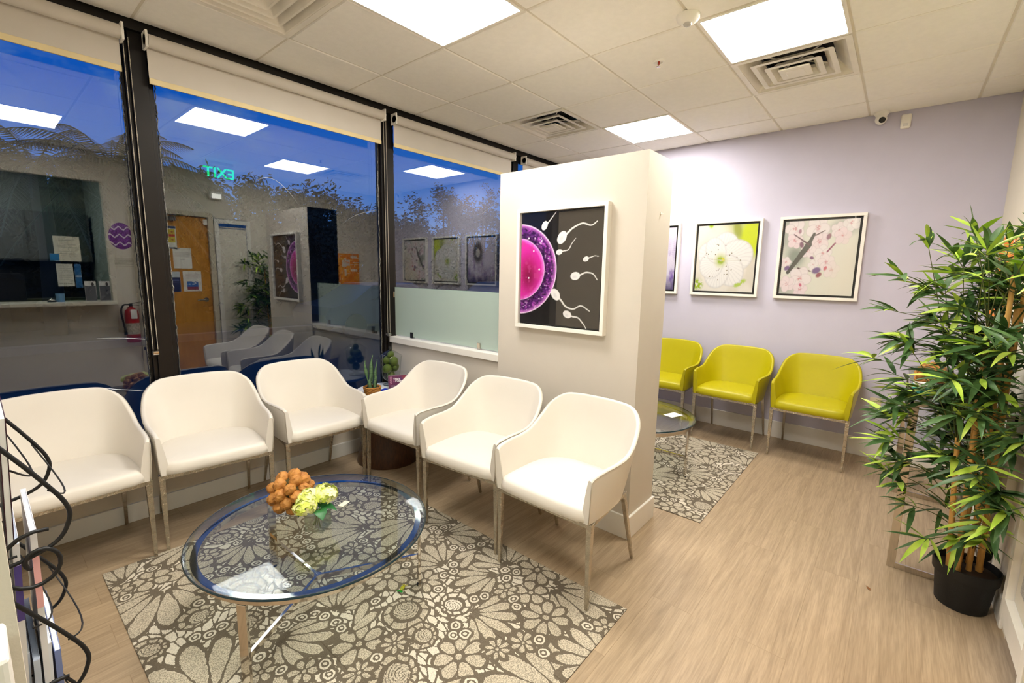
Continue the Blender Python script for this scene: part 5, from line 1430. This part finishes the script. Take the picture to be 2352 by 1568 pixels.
t = thing('office_desk', (-1.95, -3.15, 0), 0, 'plain office desk behind the reception hatch', 'desk')
MB().bb(-1.2, 1.2, -.35, .35, .96, .995).build('desktop', mat('olive laminate', (84, 82, 52), .5), t)
for sx_ in (-1, 1): MB().bb(sx_*1.15-.02, sx_*1.15+.02, -.33, .33, 0, .96).build('leg', mat('grey cabinet', (118, 116, 116), .5), t)
t = thing('office_light', (-2.05, -3.7, H), 0, 'long dim fluorescent fitting in the office behind the hatch', 'light')
MB().bb(-.5, .5, -.12, .12, -.03, .0).build('fitting', M_fix, t)
MB().bb(-.48, .48, -.10, .10, -.036, -.031).build('diffuser', emit_mat('office tube', (.85, 1.0, .92), 60.0), t)

# ------------------------------------------------------------------ outside at dusk
M_asph = mat('asphalt', (30, 31, 34), .8, bump=.2, bscale=30, vary=.12, vscale=.6)
struct(MB().bb(-60, 90, 1.35, 120, -.32, -.22).build('ground_lot', M_asph))
struct(MB().bb(-60, 90, 1.26, 3.0, -.22, -.12).build('ground_walk', mat('concrete walk', (52, 51, 48), .8, bump=.2)))
struct(MB().bb(-60, 90, 10.2, 10.45, -.22, -.06).build('trim_10', mat('kerb', (84, 83, 80), .8)))
tag(MB().bb(-60, 90, 10.45, 60, -.22, -.08).build('grass_verge', mat('dusk grass', (34, 46, 24), .95, bump=.8, bscale=18, vary=.3)), 'dark strip of grass beyond the parking lot under the trees', 'grass', kind='stuff')
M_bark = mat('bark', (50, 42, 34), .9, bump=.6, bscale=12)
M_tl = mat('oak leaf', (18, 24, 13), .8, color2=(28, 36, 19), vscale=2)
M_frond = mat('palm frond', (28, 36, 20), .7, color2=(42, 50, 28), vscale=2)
def oak(x, y, h_, rad, seed, lab):
    r = random.Random(seed); t = thing('oak_tree', (x, y, -.07), 0, lab, 'tree', 'trees beyond the parking lot')
    tr = MB(); lv = MB()
    tr.tube([(0, 0, 0), (.1, 0, h_*.3), (0, .1, h_*.55)], [.2, .15, .1], 8)
    tipsl = []
    for k in range(20):
        a = r.random()*6.28; e_ = r.uniform(-.1, 1.0); R = rad*math.sqrt(r.random())
        tip = Vector((R*math.cos(a), R*math.sin(a)*.7, h_*(.50+.46*e_*(1-.45*(R/rad)**2)))); m_ = Vector((tip.x*.4, tip.y*.4, h_*.45))
        tr.tube(smoothpath([(.03, 0, h_*.28), m_, tip], 4), [.075-.006*q for q in range(9)], 5); tipsl.append(tip)
    for tp in tipsl:
        for k in range(26):
            c = tp+Vector((r.gauss(0, rad*.13), r.gauss(0, rad*.13), r.gauss(0, h_*.05)))
            for q in range(15):
                p = c+Vector((r.gauss(0, .16), r.gauss(0, .16), r.gauss(0, .11))); s_ = r.uniform(.06, .12)
                u = Vector((r.gauss(0, 1), r.gauss(0, 1), r.gauss(0, 1))).normalized(); w_ = u.orthogonal().normalized()
                lv.add([p-u*s_, p+w_*s_*.5, p+u*s_, p-w_*s_*.5], [(0, 1, 2, 3)])
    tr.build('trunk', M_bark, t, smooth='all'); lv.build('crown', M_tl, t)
oaks = [(3.6, 15, 4.5, 1.9, 'dark oak just right of the palms, under the mirrored exit sign'), (5.9, 14.5, 4.9, 2.0, 'dark spreading oak in the middle of the widest window pane'),
        (8.6, 15.5, 4.9, 2.2, 'dark oak at the right end of the widest window pane'), (11.6, 16, 4.6, 2.2, 'dark oak seen at the left of the third window pane'),
        (15.0, 17, 5.8, 2.1, 'tall oak in the third window pane, next to the partition'), (18.8, 18, 6.4, 2.6, 'tallest oak, beside the pale cloud above the frosted screen')]
for k, (x, y, h_, rd, lb) in enumerate(oaks): oak(x, y, h_, rd, 40+k, lb)
def palm(x, y, h_, seed, lab, nf=30, L=2.1):
    r = random.Random(seed); t = thing('palm_tree', (x, y, -.07), 0, lab, 'tree', 'palms outside the left panes')
    MB().tube([(0, 0, 0), (.05, 0, h_*.5), (0, 0, h_)], [.20, .17, .15], 10).build('trunk', M_bark, t, smooth='all')
    b = MB()
    for k in range(nf):
        a = k*2.39996; e_ = r.uniform(.1, 1.25) if k < nf*.7 else r.uniform(-.5, .1); d_ = Vector((math.cos(a), math.sin(a), 0)); pts = []
        for q in range(15):
            u = q/14; pts.append(Vector((0, 0, h_))+d_*L*u*(.45+.55*math.cos(e_*.8))+Vector((0, 0, L*(math.sin(e_)*u*1.0-.66*u*u))))
        b.tube(pts, .014, 4)
        sd = d_.cross(Vector((0, 0, 1)))
        for q in range(1, 14):
            for sub in (0, .5):
                p = pts[q].lerp(pts[min(14, q+1)], sub); ll = .46*math.sin(PI*min(.97, (q+sub)/14*.9+.08))
                for s_ in (-1, 1):
                    tip = p+sd*s_*ll*.75+Vector((0, 0, -ll*.55))+(pts[q]-pts[q-1]).normalized()*ll*.5; w_ = (pts[q]-pts[q-1]).normalized()*.018
                    b.add([p-w_, p+w_, tip], [(0, 1, 2)])
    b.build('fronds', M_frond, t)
palm(-.75, 12.2, 3.55, 3, 'leftmost palm with drooping fronds outside the first pane')
palm(.45, 11.8, 3.75, 5, 'palm with tall arching fronds behind the first dark window post')
palm(1.75, 13.2, 3.5, 9, 'palm showing its fronds at the left of the widest window pane', 32, 1.8)
palm(-2.4, 13.0, 3.5, 12, 'palm at the very left edge, mostly cut off', 18, 1.9)
# hedge of low shrubs in front of the trees
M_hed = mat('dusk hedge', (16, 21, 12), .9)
def hedge(x, y, w_, h_, seed, lab):
    r = random.Random(seed); b = MB(); rows = []
    for i in range(9):
        th = PI/2*i/8
        rows.append([(w_*.49*math.cos(q*PI/12)*max(.02, math.cos(th))**.35*(1+r.uniform(-.04, .04)), .5*math.sin(q*PI/12)*math.cos(th)**.5*(1+r.uniform(-.1, .1)), h_*.88*math.sin(th)*(1+r.uniform(-.06, .06))) for q in range(24)])
    b.grid(rows, True)
    for k in range(2600):
        u = r.uniform(-1, 1); px = u*w_/2; top = h_*(1-.25*u*u)*(.85+.25*math.sin(px*2.3+seed))
        p = Vector((px, -.45+r.gauss(0, .12) if r.random() < .6 else r.gauss(0, .3), top*r.random()**.45)); s_ = r.uniform(.06, .13); u = Vector((r.gauss(0, 1), r.gauss(0, 1), r.gauss(0, 1))).normalized(); v_ = u.orthogonal().normalized()
        b.add([p-u*s_, p+v_*s_*.6, p+u*s_, p-v_*s_*.6], [(0, 1, 2, 3)])
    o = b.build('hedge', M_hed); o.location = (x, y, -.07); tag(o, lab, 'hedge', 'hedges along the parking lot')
for k, (x, lb) in enumerate(((-2.5, 'dark hedge under the palms at far left'), (1.5, 'dark hedge under the second palm'), (5.5, 'dark hedge below the first oaks'), (9.5, 'dark hedge behind the parked cars'), (13.5, 'dark hedge left of the tallest oaks'), (17.5, 'dark hedge at far right beyond the frosted screen'))):
    hedge(x, 12.9+(.8 if k < 3 else 0), 4.8, 4.7 if k < 2 else (3.3 if k == 2 else 2.8), 70+k, lb)
# parked cars
M_car = mat('grey car paint', (46, 49, 54), .4, metal=.2, coat=.2); M_cglass = mat('car glass', (16, 20, 28), .05); M_tyre = mat('tyre rubber', (16, 16, 17), .8)
def car():
    t = thing('car'); b = MB()
    prof = [(-2.1, .35), (-2.15, .62), (-2.0, .80), (-1.45, .90), (-.75, 1.36), (.55, 1.38), (1.25, .98), (1.95, .86), (2.15, .62), (2.12, .35)]
    n_ = len(prof); rows = []
    for yy, k_ in ((-.86, 0), (-.78, 1), (.78, 1), (.86, 0)):
        rows.append([(x, yy if z < .95 else yy*.86, z if k_ or z < .95 else z-.03) for x, z in prof])
    b.grid(rows)
    for ri in (0, 3): b.f.append(tuple(ri*n_+k for k in range(n_))); b.m.append(0)
    b.build('car_body', M_car, t, smooth=True, angle=30)
    g = MB()
    for s_ in (-1, 1): g.add([(-1.30, s_*.835, .94), (-.72, s_*.755, 1.29), (.48, s_*.755, 1.31), (1.08, s_*.835, .97)], [(0, 1, 2, 3)])
    g.build('side_windows', M_cglass, t)
    for x in (-1.35, 1.35):
        for s_ in (-1, 1): MB().lathe([(.05, -.09), (.30, -.09), (.32, -.06), (.32, .06), (.30, .09), (.05, .09)], 24).build('wheel', M_tyre, t, smooth=True).matrix_local = Matrix.Translation((x, s_*.78, .32)) @ Matrix.Rotation(PI/2, 4, 'X')
    return t
c0 = car(); c0.location = (5.6, 9.0, -.22); tag(c0, 'grey parked car outside, faint through the middle pane', 'car', 'parked cars')
c1 = copy_tree(c0); c1.location = (11.2, 9.3, -.22); c1['label'] = 'grey parked car outside, faint beyond the frosted screen'
